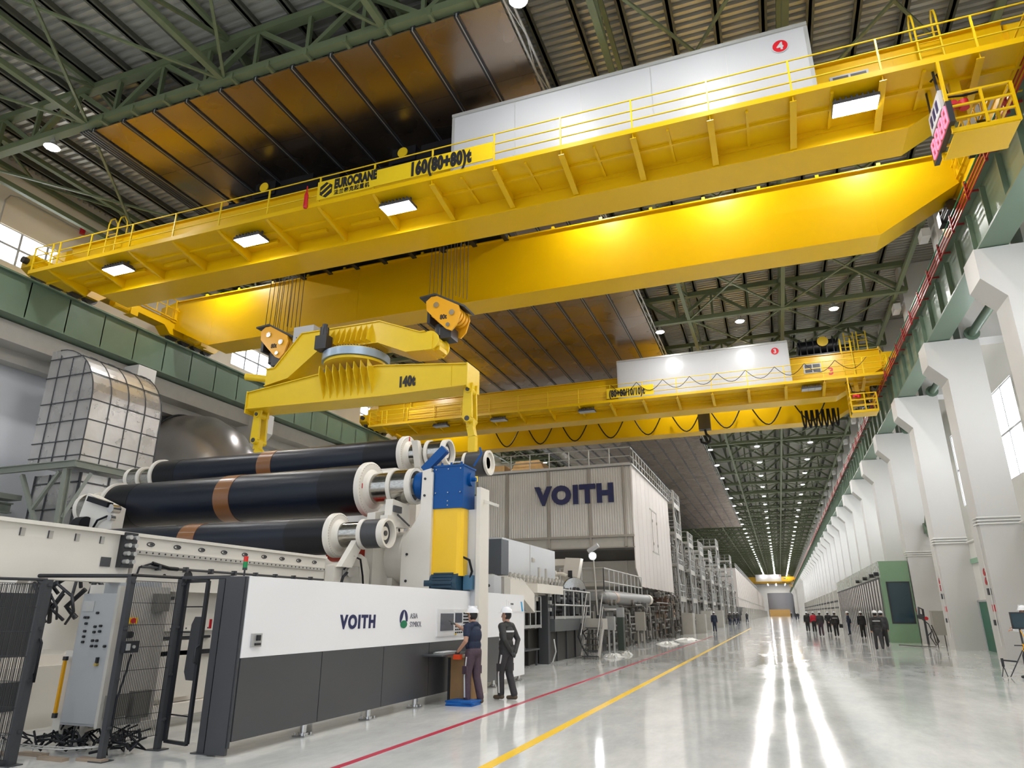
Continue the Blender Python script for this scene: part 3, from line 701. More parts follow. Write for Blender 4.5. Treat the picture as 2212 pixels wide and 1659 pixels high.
# ================================================================ PAPER MACHINE, NEAR END
foilw = M('wrap_foil', (.005, .009, .020), .34, nz=.3, ns=1.4, bump=.45, bs=5, stretch=(.25, 1, 1), spec=.35)
chrome = M('sleeve_chrome', (.42, .41, .38), .16, metal=1, nz=.35, ns=12, stretch=(1, 4, 4))
def roll(name, label, y, z, r, xl, xr, rf, band, num, jl=True, house='open'):
    t = thing(name, label, 'roll', ((xl+xr)/2, y, z-r), 'spare rolls lying on the roll stands')
    MB().lathe((xl+.14, y, z), (1, 0, 0), [(0, r), (xr-xl-.28, r)], 48).build('roll_shell', foilw, t)
    MB().lathe((xr-1.25, y, z), (1, 0, 0), [(0, r+.006), (1.11, r+.006)], 48).build('end_wrap', black, t)
    MB().lathe((xl+.14, y, z), (1, 0, 0), [(0, r+.006), (.9, r+.006)], 48).build('end_wrap', black, t)
    MB().lathe((band, y, z), (1, 0, 0), [(0, r+.012), (.52, r+.012)], 48).build('tape_band', brown, t)
    for s, x in ((1, xr), (-1, xl)):
        b = MB(); b.lathe((x, y, z), (s, 0, 0), [(-.14, r*1.0), (-.14, rf), (-.02, rf), (0, rf-.03), (0, rf*.72), (.06, rf*.6), (.14, rf*.52)], 48)
        for k in range(48): a = 2*PI*k/48; b.m = 1; b.tube((x, y+math.cos(a)*rf*.92, z+math.sin(a)*rf*.92), (x+s*.006, y+math.cos(a)*rf*.92, z+math.sin(a)*rf*.92), .012, n=6)
        f = b.build('end_flange', [mbeige, stoneg], t)
        if s > 0 and num: text('number', num, .16, red, f, (x+.008, y-rf*.2 if num == '3' else y-rf*.80, z+rf*.74 if num == '3' else z-.05), RIGHTF, bold=.006)
        j = .36*rf/.55
        b = MB(); b.lathe((x, y, z), (s, 0, 0), [(.12, j*.86), (.62, j*.86)], 36); b.build('journal_sleeve', chrome, t)
        b = MB(); b.lathe((x, y, z), (s, 0, 0), [(.62, j*.8), (.62, j*1.04), (.72, j*1.04), (.72, j*.8)], 36); g = b.build('journal_ring', mbeige, t)
        b = MB(); b.lathe((x, y, z), (s, 0, 0), [(.72, j*.97), (1.13, j*.97)], 36); b.build('bearing_sleeve', chrome if house != 'grey' else anth, t)
        b = MB(); b.lathe((x, y, z), (s, 0, 0), [(1.12, j*.99), (1.27, j*.99), (1.27, j*.84), (1.135, j*.82), (1.135, .001)], 36); b.build('bearing_rim', mbeige, t)
        b = MB(); b.lathe((x, y, z), (s, 0, 0), [(1.136, j*.8), (1.14, j*.8), (1.14, j*.02)], 36); b.m = 1; b.lathe((x, y, z), (s, 0, 0), [(1.14, j*.45), (1.17, j*.45), (1.17, .02)], 30); b.m = 0; b.lathe((x, y, z), (s, 0, 0), [(1.17, j*.18), (1.2, j*.18)], 20)
        b.build('bearing_cover', [anth, mbeige], t)
    return t
roll('press_roll', 'thickest dark blue wrapped roll, red 10 on its white flange', 15.0, 4.68, .63, -18.05, -9.35, .69, -13.9, '10')
roll('press_roll', 'dark blue wrapped roll, highest of the three, red 3 on its white flange', 17.0, 5.98, .50, -18.75, -9.45, .56, -14.45, '3')
roll('press_roll', 'lowest dark blue wrapped roll with a grey bearing housing', 13.5, 3.38, .42, -18.05, -9.2, .50, -13.6, None, house='grey')
# a fourth roll behind, only its bearing end shows
t = thing('press_roll', 'roll mostly hidden, only its chromed bearing end shows beside the blue gearbox', 'roll', (-8, 18.6, 5.4), 'spare rolls lying on the roll stands')
b = MB(); b.lathe((-9.4, 18.6, 5.95), (1, 0, 0), [(0, .33), (1.0, .33)], 36); b.build('journal_sleeve', chrome, t)
b = MB(); b.lathe((-8.4, 18.6, 5.95), (1, 0, 0), [(0, .36), (.1, .36)], 36); b.build('journal_ring', mbeige, t)
b = MB(); b.lathe((-8.3, 18.6, 5.95), (1, 0, 0), [(0, .37), (.56, .37)], 36); b.build('bearing_sleeve', anth, t)
b = MB(); b.lathe((-7.68, 18.6, 5.95), (1, 0, 0), [(0, .37), (.07, .37), (.07, .30), (-.05, .29), (-.05, .01)], 36); b.build('bearing_rim', mbeige, t)
b = MB(); b.lathe((-7.72, 18.6, 5.95), (1, 0, 0), [(0, .27), (.01, .27), (.01, .01)], 30); b.m = 1; b.lathe((-7.71, 18.6, 5.95), (1, 0, 0), [(0, .17), (.03, .17), (.03, .01)], 30); b.build('bearing_cover', [anth, mbeige], t)
b = MB(); b.lathe((-9.45, 19.2, 6.55), (1, 0, 0), [(0, .36), (.16, .36), (.2, .2)], 32); b.lathe((-12.5, 19.2, 6.55), (1, 0, 0), [(0, .3), (3.05, .3)], 28); tag(b.build('felt_roll', mbeige), 'pale end disc peeping out between the yellow gripper and the rolls', 'roll')
b = MB(); b.lathe((-10.3, 16.6, 5.05), (1, 0, 0), [(0, .5), (.7, .5), (.8, .42)], 32); b.lathe((-16.5, 16.6, 5.05), (1, 0, 0), [(0, .4), (6.2, .4)], 28); tag(b.build('guide_roll', mbeige), 'cream guide roll end between the middle and highest dark rolls', 'roll')
b = MB(); b.lathe((-10.3, 14.9, 3.35), (1, 0, 0), [(0, .45), (1.4, .45)], 32); b.m = 1; b.lathe((-8.9, 14.9, 3.35), (1, 0, 0), [(0, .47), (.1, .47), (.1, .4)], 32); tag(b.build('rubber_roll', [M('rubber_red', (.5, .03, .01), .3), galv]), 'red rubber covered roll just behind the lowest dark roll', 'roll')
# white drum with bolt circle
b = MB(); b.lathe((-9.55, 15.3, 3.0), (1, 0, 0), [(0, .62), (1.25, .62), (1.25, .70), (1.38, .70), (1.40, .45), (1.48, .42), (1.48, .01)], 48)
b.m = 1
for k in range(28): a = 2*PI*k/28; b.tube((-8.18, 15.3+math.cos(a)*.6, 3.0+math.sin(a)*.6), (-8.15, 15.3+math.cos(a)*.6, 3.0+math.sin(a)*.6), .028, n=8)
b.m = 0; b.box(-9.4, -8.6, 14.9, 15.7, 0, 2.5)
tag(b.build('bearing_drum', [mbeige, dark]), 'cream drum with a circle of bolts beside the yellow drive guard', 'machine drum')
# roll stands ---------------------------------------------------
def stand(label, y, z, x, r, w=.22, ang=1):
    b = MB()
    poly = [(y-.8, 0), (y+.6, 0), (y+.6, z-.75), (y+.45, z-.5), (y+.2, z-.42), (y-.1, z-.42), (y-.35, z-.62), (y-.8, z-.72)]
    if z < 4: b.prism([(y-.75, z-.75), (y-.35, z-.75), (y+.12, z-.12), (y+.02, z+.02), (y-.1, z+.0)], 'x', x+w/2, x+w/2+.14)
    b.prism(poly, 'x', x-w/2, x+w/2); return b
def rstand(y, z, lab, right=True):
    x = -8.85 if right else -18.55
    t = thing('roll_stand', lab, 'roll stand', (x, y, 0))
    stand('', y, z, x, .3).build('side_plate', mbeige, t)
    b = MB(); sx = x+.13
    b.box(sx, sx+.03, y-.5, y+.1, z-1.1, z-.7); b.tube((sx-.02, y-.35, z-.85), (sx+.08, y-.35, z-.85), .09, n=14)
    for i in range(5): b.tube((sx-.02, y-.7+.3*i, z-1.25), (sx+.03, y-.7+.3*i, z-1.25), .03, n=8)
    b.build('mounting', stoneg, t)
    b = MB(); b.path([(sx+.02, y-.5, z-.8), (sx+.1, y-.3, z-.5), (sx+.1, y, z-.55), (sx+.06, y+.2, z-.9), (sx+.05, y+.3, z-1.3)], .022); b.path([(sx+.02, y-.7, z-1.4), (sx+.12, y-.65, z-.95), (sx+.05, y-.4, z-.85)], .03); b.build('cable', black, t)
rstand(13.5, 3.38, 'cream roll stand under the lowest dark roll, with cables, beside the console')
rstand(15.0, 4.68, 'cream roll stand under the geared end of the thickest roll')
rstand(17.0, 5.98, 'cream roll stand under the chromed near end of the highest roll')
for (y, z, l) in ((13.5, 3.38, 'lowest'), (15.0, 4.68, 'thickest'), (17.0, 5.98, 'highest')):
    rstand(y, z, 'cream roll stand under the far end of the %s dark roll' % l, False)
# stand block with black damper in front of the thickest roll's left end
t = thing('roll_clamp', 'cream clamp block with black damper at the far roll end', 'clamp', (-17.4, 14.0, 2.8))
b = MB(); b.prism([(-18.0, 0), (-16.85, 0), (-16.75, 4.45), (-17.9, 4.9), (-18.05, 4.3)], 'y', 13.85, 14.2); b.build('clamp_plate', mbeige, t)
b = MB(); b.bar((-17.7, 13.8, 4.72), (-16.9, 13.8, 4.5), .18, .14); b.tube((-17.9, 13.75, 4.0), (-17.6, 13.75, 4.0), .22, n=18); b.path([(-17.5, 13.8, 3.7), (-17.2, 13.75, 4.1), (-16.9, 13.78, 4.2)], .03); b.build('damper', black, t)
b = MB(); b.tube((-16.8, 13.75, 4.4), (-16.8, 14.0, 4.4), .12, n=14); b.tube((-16.78, 13.75, 4.15), (-16.78, 13.9, 4.15), .08, n=12); b.build('pivot', steel, t)
t = thing('roll_clamp', 'cream clamp plates under the geared end of the thickest roll', 'clamp', (-9.0, 14.3, 3.5))
b = MB(); b.prism([(13.95, 3.5), (13.95, 3.85), (14.12, 3.87), (14.15, 4.25), (14.95, 4.2), (15.0, 3.65), (14.4, 3.62)], 'x', -8.45, -8.25); b.build('clamp_plate', mbeige, t)
b = MB(); b.box(-8.24, -8.2, 14.15, 14.5, 3.95, 4.1); b.bar((-8.2, 14.3, 3.9), (-8.2, 14.9, 3.7), .03); b.tube((-8.25, 13.98, 3.35), (-8.1, 13.98, 3.35), .13, n=16); b.build('linkage', anth, t)
for (x, y, z, yy) in ((-9.0, 16.4, 6.25, 16.7),):
    b = MB(); b.prism([(y, z), (y+.18, z+.02), (y+.75, z-.85), (y+.6, z-1.0), (y+.25, z-.7)], 'x', x-.09, x+.09); tag(b.build('roll_latch', mbeige), 'cream curved latch arm in front of the highest roll', 'latch arm')
# machine frame: long cream beam with guide rail, slots and posts
t = thing('roll_carriage_beam', 'long cream beam with oval slots and guide rail behind the mesh fence', 'machine frame', (-9.2, 8.5, 0))
b = MB(); zt = 2.84
b.box(-9.25, -9.0, -2.5, 7.85, 2.12, zt-.05); b.box(-9.25, -8.97, 7.9, 12.7, 2.02, zt-.05)
b.box(-9.4, -8.93, -2.5, 12.7, zt-.05, zt)
fb = b.build('frame_beam', mbeige, t)
b = MB()
for y in (5.35, 5.76, 6.17, 6.55, 6.94, 7.33): b.m = 1; b.box(-9.0, -8.99, y-.035, y+.03, zt-.20, zt-.10); b.m = 0; b.box(-9.0, -8.985, y-.04, y-.03, zt-.20, zt-.10)
b.box(-8.995, -8.985, 7.36, 7.52, 2.33, 2.46)
b.build('slot', [anth, stoneg], fb)
b = MB(); b.box(-8.998, -8.94, 7.86, 12.65, 2.54, 2.60)
b.m = 1
for i in range(40): b.tube((-8.94, 7.95+i*.12, 2.57), (-8.935, 7.95+i*.12, 2.57), .014, n=8)
b.build('guide_rail', [stoneg, dark], t)
b = MB()
for i in range(9):
    y = 8.15+i*.52; b.path([(-8.965, y+.07*math.cos(a*PI/6), 2.70+.028*math.sin(a*PI/6)) for a in range(12)], .008, 6, close=True); b.box(-8.97, -8.962, y-.01, y+.05, 2.685, 2.715)
b.tube((-8.92, 8.0, 2.36), (-8.92, 12.6, 2.36), .02, n=8)
for i in range(8): b.box(-8.98, -8.88, 8.3+i*.55, 8.34+i*.55, 2.32, 2.40)
b.build('oil_line', anth, t)
b = MB(); b.box(-9.02, -8.9, 7.62, 7.84, 2.33, 2.83); v = b.build('valve_block', dark, t)
b = MB()
for i in range(4):
    for j in range(2): b.tube((-8.9, 7.66+j*.11, 2.41+i*.115), (-8.82, 7.66+j*.11, 2.41+i*.115), .032, n=12)
b.build('valve_knob', galv, v)
b = MB(); b.path([(-8.93, 7.9, 1.4), (-8.93, 7.92, 2.1), (-8.93, 7.98, 2.35), (-8.93, 8.2, 2.42)], .015); b.path([(-8.93, 8.2, 2.42), (-8.9, 8.5, 2.36), (-8.92, 8.7, 2.36)], .03); b.build('cable', black, t)
b = MB()
for (y0, y1, z0, z1, x) in ((3.9, 4.6, 0, 2.1, -9.3), (7.85, 8.0, 0, 2.1, -9.3), (12.2, 12.8, 0, 2.05, -9.3)): b.box(x-.4, x, y0, y1, z0, z1)
b.box(-9.35, -9.25, 8.1, 10.0, .35, 2.02); b.box(-9.35, -9.25, 10.05, 12.2, .35, 2.02)
b.box(-9.5, -9.1, 7.9, 12.3, .16, .34)
b.build('frame_post', mbeige, t)
b = MB(); b.tube((-8.98, 8.98, 2.26), (-8.962, 8.98, 2.26), .09, n=22); b.tube((-8.98, 8.5, 2.25), (-8.962, 8.5, 2.25), .03, n=14)
for y0, y1, z0, z1 in ((8.3, 9.0, 1.9, 1.95), (8.2, 9.9, 1.3, 1.34)): b.box(-9.25, -9.2, y0, y1, z0, z1)
b.box(-9.25, -9.2, 8.1, 12.2, 1.05, 1.12); b.box(-9.25, -9.22, 8.2, 8.7, .4, .95)
b.build('frame_opening', dark, t)
b = MB(); b.box(-9.24, -9.19, 8.15, 12.2, 1.42, 1.50)
b.m = 1
for i in range(24): b.tube((-9.19, 8.2+i*.16, 1.46), (-9.185, 8.2+i*.16, 1.46), .014, n=8)
b.m = 0; b.box(-9.24, -9.2, 8.2, 8.75, 1.55, 1.95); b.box(-9.24, -9.2, 8.85, 9.6, .42, 1.28)
b.build('cover_plate', [mbeige, dark], t)
# far machine body behind, low, hidden mostly
t = thing('paper_machine', 'cream machine housing with dark hoses seen beside the mesh fence', 'machine housing', (-14, 12, 0))
b = MB(); b.box(-18.6, -18.2, -2, 24, 0, 3.3); b.box(-18.4, -9.6, 11.5, 23.5, 0, 2.6); b.box(-9.9, -9.5, 17.8, 24, 0, 3.6); b.build('housing', mbeige, t)
b = MB(); b.box(-13.6, -11.0, 6.5, 10.5, 0, .9); b.box(-13.4, -11.2, 7.0, 10.0, .9, 1.05); b.build('transfer_table', mbeige, t)
b = MB(); b.box(-12.6, -11.3, 7.2, 8.4, .9, 2.0); b.box(-11.6, -10.9, 6.2, 6.8, 1.2, 1.9); b.box(-12.4, -11.0, 6.0, 7.0, .1, .6); b.build('drive_cabinet', anth, t)  # dark boxes added to darken the interior seen through the mesh
b = MB(); b.box(-12.2, -11.2, 5.9, 6.3, .62, .85); b.build('tarp_fold', blue2, t)
b = MB(); b.box(-13.3, -11.4, 6.48, 6.5, .25, .75); b.box(-11.0, -10.98, 7.2, 8.2, .3, .7); b.build('table_door', anth, t)
b = MB()
for i in range(26):
    x = -12.5+random.random()*1.1; y = 8.9+random.random()*.8; z = 1.5+random.random()*.9; b.path([(x, y, z), (x+random.uniform(-.3, .3), y-.1, z+.2), (x+random.uniform(-.4, .4), y, z+.5)], random.uniform(.02, .05), 6)
b.build('hose_bundle', dark, t)
b = MB(); b.prism([(-12.9, 2.7), (-12.4, 2.7), (-12.6, 1.5), (-13.1, 1.5)], 'y', 8.9, 9.3); b.box(-13.4, -10.6, 9.9, 10.3, .9, 2.7); b.tube((-12.65, 8.7, 2.3), (-12.65, 8.9, 2.3), .13, n=18); b.build('bearing_arm', mbeige, t)
# blue tarpaulin on the frame
b = MB(); gx, gy = 14, 6; vs = []
for i in range(gx+1):
    for j in range(gy+1):
        u, v = i/gx, j/gy; vs.append((-17.6-1.0*v, 9.2+3.3*u, 3.34+.22*math.sin(PI*v)*math.sin(PI*u)+.05*math.sin(9*u+5*v)*math.sin(PI*v)*math.sin(PI*u)*2))
b.add(vs, [(i*(gy+1)+j, i*(gy+1)+j+1, (i+1)*(gy+1)+j+1, (i+1)*(gy+1)+j) for i in range(gx) for j in range(gy)])
tag(b.build('tarpaulin', brightb), 'crumpled blue tarpaulin lying on the cream machine frame', 'tarpaulin')
# ================================================================ DRIVE POST (blue gearbox, yellow guard)
t = thing('roll_drive', 'tall roll drive with blue gearbox above a yellow guard and dark blue motor', 'roll drive', (-7.1, 15.0, 0))
y0, y1 = 14.6, 15.3; x0, x1 = -7.42, -6.66
b = MB(); b.box(x0, x1, y0, y1, 4.34, 5.02); b.box(x0-.02, x1+.02, y0-.02, y1+.02, 5.02, 5.06)
b.prism([(x0, 4.03), (x1, 4.03), (x1, 4.34), (x0, 4.34)], 'y', y0-.02, y1+.02)
b.tube((x1, 15.0, 4.75), (x1+.07, 15.0, 4.75), .16, n=22); b.tube((x1, 15.0, 4.75), (x1+.16, 15.0, 4.75), .05, n=14)
b.lathe((x0-.62, 15.0, 4.68), (1, 0, 0), [(0, .12), (0, .32), (.05, .34), (.22, .34), (.26, .2), (.4, .18)], 30)
b.bar((x0-.35, 14.75, 5.0), (x0+.2, 14.75, 5.5), .16, .2); b.bar((x1+.05, 15.1, 5.1), (x1+.25, 15.1, 5.4), .04); b.bar((x1+.25, 15.1, 5.4), (x1+.2, 15.1, 5.55), .04)
for dx in (.1, .35, .62): b.tube((x0+dx, 14.8, 5.06), (x0+dx, 14.8, 5.16), .03, n=8)
for p, q in (((x0-.02, 4.2), (x0-.02, 5.0)), ((x1, 4.2), (x1, 5.0))): b.box(p[0], p[0]+.02, y0-.02, y0, 4.1, 5.04)
g = b.build('gearbox', blue, t)
b = MB()
for px, pz in ((.06, 4.4), (.38, 4.4), (.7, 4.4), (.06, 4.96), (.38, 4.96), (.7, 4.96), (.38, 4.2), (.38, 4.1)): b.tube((x0+px, y0-.035, pz), (x0+px, y0-.02, pz), .014, n=8)
b.build('bolt', galv, g)
b = MB(); b.lathe((x0-.5, 15.0, 4.68), (1, 0, 0), [(.4, .14), (.55, .14)], 20); b.build('drive_shaft', anth, t)
b = MB(); pts = [(x0, 14.62), (x1-.14, 14.62), (x1-.06, 14.66), (x1-.02, 14.74), (x1-.02, 14.98), (x0, 14.98)]; b.prism(pts, 'z', 2.5, 4.03); b.build('guard', M('guard_yellow', (.90, .55, .01), .35), t)
b = MB(); b.box(x1-.3, x1+.20, 15.0, 15.28, .2, 4.03); b.build('guard_back', M('guard_grey', (.55, .57, .60), .35), t)
b = MB(); b.prism([(x0-.75, 0), (x0-.05, 0), (x0-.05, 5.0), (x0-.28, 4.95), (x0-.30, 4.0), (x0-.42, 3.75), (x0-.75, 3.3)], 'y', 14.52, 14.60)
b.box(x0-.05, x0+.0, 14.52, 15.3, 0, 4.9); b.box(x1+.20, x1+.30, 14.95, 15.5, 0, 4.55); b.box(x0-.3, x1+.1, 15.3, 15.4, 0, 4.4)
b.bar((x1+.3, 15.2, 4.25), (x1+.7, 15.1, 4.1), .06)
p = b.build('post_plate', mbeige, t)
b = MB()
for px, pz in ((-.2, 4.75), (-.2, 4.35), (-.6, 3.0), (-.6, 2.4), (-.2, 2.2)): b.tube((x0+px, 14.50, pz), (x0+px, 14.52, pz), .03, n=12)
b.build('hole', dark, p)
b = MB(); b.tube((-7.55, 14.75, 2.34), (-6.75, 14.75, 2.34), .24, n=24)
for k in range(20): a = 2*PI*k/20; b.bar((-7.35, 14.75+math.cos(a)*.26, 2.34+math.sin(a)*.26), (-6.85, 14.75+math.cos(a)*.26, 2.34+math.sin(a)*.26), .015, .04)
b.box(-7.4, -7.0, 14.55, 14.95, 2.0, 2.15); m_ = b.build('motor', blue2, t)
b = MB(); b.box(-6.72, -6.5, 14.85, 15.1, 2.2, 2.52); b.build('terminal_box', M('box_blue', (.06, .16, .26), .4), t)
b = MB(); b.path([(-6.85, 14.7, 2.5), (-6.9, 14.7, 2.75), (-6.75, 14.75, 2.95), (-6.55, 14.8, 2.85), (-6.5, 14.85, 2.6), (-6.6, 14.9, 2.35)], .03); b.build('cable', black, t)
# ================================================================ CONTROL CONSOLE
t = thing('control_console', 'long white and grey panel console with blue lettering, standing along the walkway', 'control console', (-6.9, 13.0, 0))
X = -6.6; X0 = -6.93
b = MB(); b.box(X0, X, 7.68, 16.86, 1.145, 2.17); b.box(X0, X, 16.86, 18.7, .14, 2.165); b.build('white_panel', panelw, t)
b = MB(); b.box(X-.001, X+.002, 17.35, 17.36, 1.7, 2.02); b.box(X-.001, X+.002, 18.68, 18.69, 1.7, 2.02); b.box(X-.001, X+.002, 17.35, 18.69, 1.70, 1.706); b.build('panel_seam', M('seam_grey', (.45, .45, .47), .5), t)
ys = [7.68, 9.46, 11.28, 13.03, 15.0, 16.86]
for i in range(5): MB().box(X0, X, ys[i]+.008, ys[i+1]-.008, .17, 1.14).build('grey_panel', panelg, t)
MB().box(X0+.03, X-.03, 7.7, 16.84, .19, 1.15).build('core', dark, t)
b = MB(); b.box(X0-.02, X-.035, 7.63, 7.675, .02, 2.165); b.box(X-.035, X-.01, 7.645, 7.675, .1, 2.165); b.build('end_cover', anth, t)
for y in (9.3, 11.06, 12.72, 16.73, 18.55):
    b = MB(); b.box(X-.22, X+.0, y-.11, y+.11, 0, .02); b.tube((X-.11, y, .02), (X-.11, y, .17), .05, n=14); b.tube((X-.11, y, .02), (X-.11, y, .05), .08, n=14)
    for dx, dy in ((-.19, -.08), (-.03, -.08), (-.19, .08), (-.03, .08)): b.tube((X+dx, y+dy, .02), (X+dx, y+dy, .05), .015, n=8)
    b.build('levelling_foot', steel, t)
tx = text('lettering', 'VOITH', .285, navy, t, (X+.004, 9.88, 1.465), RIGHTF, sx=1.08, bold=.013, sp=1.22)
# logo of the paper company
b = MB()
def arc(cy, cz, ry, rz, a0, a1, n=16): return [(cy+ry*math.cos(a0+(a1-a0)*i/n), cz+rz*math.sin(a0+(a1-a0)*i/n)) for i in range(n+1)]
b.prism([(11.94, 1.55)]+arc(11.94, 1.60, .15, .155, -.35, PI/2, 10)+[(11.94, 1.68)], 'x', X+.001, X+.006)
b.prism([(11.94, 1.68)]+arc(11.94, 1.60, .15, .155, PI/2, PI+.35, 10)+[(11.82, 1.52)], 'x', X+.001, X+.006)
b.m = 1; b.prism([(11.94, 1.73), (12.03, 1.5), (11.85, 1.5)], 'x', X+.006, X+.009)
b.m = 2; b.prism(arc(11.94, 1.50, .125, .07, 0, 2*PI, 24)[:-1], 'x', X+.009, X+.012)
b.build('emblem', [navy, panelw, M('logo_green', (.0, .17, .07), .4)], t)
text('lettering', 'ASIA', .135, M('text_grey', (.2, .2, .23), .5), t, (X+.004, 12.18, 1.60), RIGHTF, sx=1.1)
text('lettering', 'SYMBOL', .135, M('text_grey', (0, 0, 0)), t, (X+.004, 12.18, 1.45), RIGHTF, sx=.95)
# operator panel
b = MB(); b.box(X, X+.02, 13.32, 14.94, 1.24, 1.78); b.box(X+.02, X+.024, 14.11, 14.115, 1.25, 1.77); hp = b.build('operator_panel', M('hmi_white', (.76, .76, .77), .3), t)
b = MB(); b.box(X+.02, X+.03, 13.46, 14.08, 1.35, 1.69); b.build('screen', M('screen_grey', (.11, .115, .14), .12), hp)
b = MB(); b.box(X+.02, X+.03, 14.17, 14.52, 1.50, 1.70); b.build('screen', M('screen_dark', (.05, .06, .09), .15), hp)
b = MB()
for i in range(4):
    for j in range(3): b.tube((X+.02, 14.2+i*.1, 1.30+j*.06), (X+.045, 14.2+i*.1, 1.30+j*.06), .017, n=8)
for i in range(3):
    for j in range(7): b.tube((X+.02, 14.62+i*.1, 1.30+j*.065), (X+.05, 14.62+i*.1, 1.30+j*.065), .02, n=8)
b.build('push_button', txt, hp)
b = MB(); b.tube((X+.02, 14.84, 1.72), (X+.09, 14.84, 1.72), .045, n=14); b.tube((X+.02, 14.2, 1.27), (X+.04, 14.2, 1.27), .02, n=10); b.build('emergency_button', M('btn_yellow', (.9, .55, .0), .4), hp)
b = MB(); b.box(X, X+.03, 7.83, 8.02, 1.27, 1.44); s_ = b.build('switch_plate', galv, t)
b = MB(); b.box(X+.03, X+.06, 7.90, 7.96, 1.35, 1.42); b.box(X+.03, X+.045, 7.88, 7.99, 1.29, 1.32); b.build('lock', txt, s_)
b = MB(); b.box(X, X+.42, 12.75, 14.35, .90, .925); tr = b.build('tray', panelg, t)
b = MB(); b.box(X, X+.012, 17.45, 18.6, 1.74, 1.99); n_ = b.build('sticker', panelw, t)
MB().prism([(18.38, 1.99), (18.48, 1.99), (18.58, 1.74), (18.47, 1.74)], 'x', X+.013, X+.018).build('stripe', M('stripe_cyan', (.02, .33, .65), .4), n_)
text('lettering', 'VOITH', .06, txt, n_, (X+.014, 17.6, 1.90), RIGHTF, sx=1.2)
# keyboard on the tray
b = MB(); b.box(X+.06, X+.30, 13.1, 13.75, .925, .955); k_ = b.build('keyboard', galv, origin=(X+.2, 13.4, .925)); tag(k_, 'grey keyboard lying on the console tray', 'keyboard')
b = MB()
for i in range(5):
    for j in range(14): b.box(X+.08+i*.04, X+.11+i*.04, 13.13+j*.043, 13.165+j*.043, .955, .963)
b.build('key', panelw, k_)
# signal light
t = thing('signal_light', 'red and green signal light on a black stem at the console corner', 'signal light', (-6.72, 7.7, 2.17))
MB().tube((-6.72, 7.7, 2.17), (-6.72, 7.7, 2.27), .012).build('stem', dark, t)
MB().tube((-6.72, 7.7, 2.25), (-6.72, 7.7, 2.28), .032).build('holder', dark, t)
MB().tube((-6.72, 7.7, 2.28), (-6.72, 7.7, 2.36), .03, n=16).build('green_lens', M('lens_green', (.0, .22, .06), .2), t)
MB().tube((-6.72, 7.7, 2.36), (-6.72, 7.7, 2.43), .03, n=16).build('red_lens', M('lens_red', (.6, .02, .01), .2), t)
# cart (cardboard box) and blue sheets by the man
t = thing('carton', 'tall brown carton with a pale lid standing against the console', 'box', (-6.2, 13.9, 0))
MB().box(-6.42, -5.98, 13.62, 14.1, .03, .84).build('box_body', wood, t); MB().box(-6.45, -5.95, 13.58, 14.14, .84, .88).build('lid', M('lid_wood', (.5, .36, .22), .6), t)
b = MB()
for x in (-6.42, -5.98):
    for y in (13.62, 14.1): b.box(x-.025, x+.025, y-.025, y+.025, 0, .84)
b.build('corner_strip', dark, t)
for i, (dz, a) in enumerate(((0, .0), (.03, .12), (.06, -.1))):
    b = MB(); b.box(-.28, .28, -.22, .22, 0, .028); o = b.build('foam_sheet', brightb, origin=(0, 0, 0)); o.location = (-5.98, 13.35, dz); o.rotation_euler = (0, 0, a)
    tag(o, ['blue foam sheet on the floor, bottom of the pile by the carton', 'blue foam sheet in the middle of the pile by the carton', 'blue foam sheet on top of the pile by the carton'][i], 'sheet', 'blue foam sheets by the carton')
# ================================================================ FENCE AND CABINETS AT THE LEFT
def mesh_panel(t, p, q, z0, z1, nv=None):
    p, q = Vector(p), Vector(q); L = (q-p).length; n = nv or int(L/.026); b = MB()
    for i in range(1, n): c = p+(q-p)*i/n; b.bar((c.x, c.y, z0), (c.x, c.y, z1), .005)
    for i in range(8): z = z0+(z1-z0)*i/7; b.bar((p.x, p.y, z), (q.x, q.y, z), .007)
    return b.build('mesh_panel', dark, t)
def post(t, x, y, h, w=.07, name='fence_post'):
    b = MB(); b.box(x-w/2, x+w/2, y-w/2, y+w/2, .01, h); b.box(x-.11, x+.11, y-.09, y+.09, 0, .012)
    for z in (.35, .9, 1.5, h-.08): b.box(x+w/2, x+w/2+.02, y-.02, y+.03, z, z+.03)
    return b.build(name, anth, t)
t = thing('safety_fence', 'dark mesh safety fence with posts in front of the grey button cabinet', 'safety fence', (-7.9, 7.3, 0))
post(t, -7.88, 6.95, 2.15); post(t, -7.85, 7.76, 2.15)
mesh_panel(t, (-7.88, 6.99, 0), (-7.85, 7.72, 0), .18, 2.1)
b = MB(); b.tube((-9.3, 6.4, 2.16), (-7.88, 6.95, 2.16), .025, n=8); b.tube((-7.88, 6.95, 2.17), (-7.85, 7.76, 2.17), .02, n=8); b.build('top_rail', dark, t)
b = MB(); b.box(-7.84, -7.78, 6.93, 7.15, 1.22, 1.36); b.m = 1; b.box(-7.78, -7.76, 6.95, 7.0, 1.25, 1.33); b.tube((-7.8, 7.06, 1.29), (-7.76, 7.06, 1.29), .02); b.build('door_switch', [dark, galv], t)
b = MB(); b.path([(-7.82, 7.08, 1.2), (-7.83, 7.06, 1.0), (-7.83, 6.99, .7), (-7.84, 6.99, .3)], .012); b.build('cable', black, t)
t = thing('safety_fence', 'dense dark mesh safety fence in front of the open machine bays', 'safety fence', (-9.2, 6.1, 0))
post(t, -8.68, 6.4, 2.1, .10); post(t, -8.95, 5.75, 2.1, .06)
mesh_panel(t, (-8.70, 6.36, 0), (-9.35, 4.9, 0), .05, 2.05); mesh_panel(t, (-8.72, 6.42, 0), (-10.4, 6.1, 0), .05, 2.05)
b = MB(); b.tube((-8.68, 6.4, 2.1), (-9.35, 4.9, 2.1), .02, n=6); b.bar((-8.68, 6.4, .04), (-9.4, 4.85, .04), .05); b.build('top_rail', dark, t)
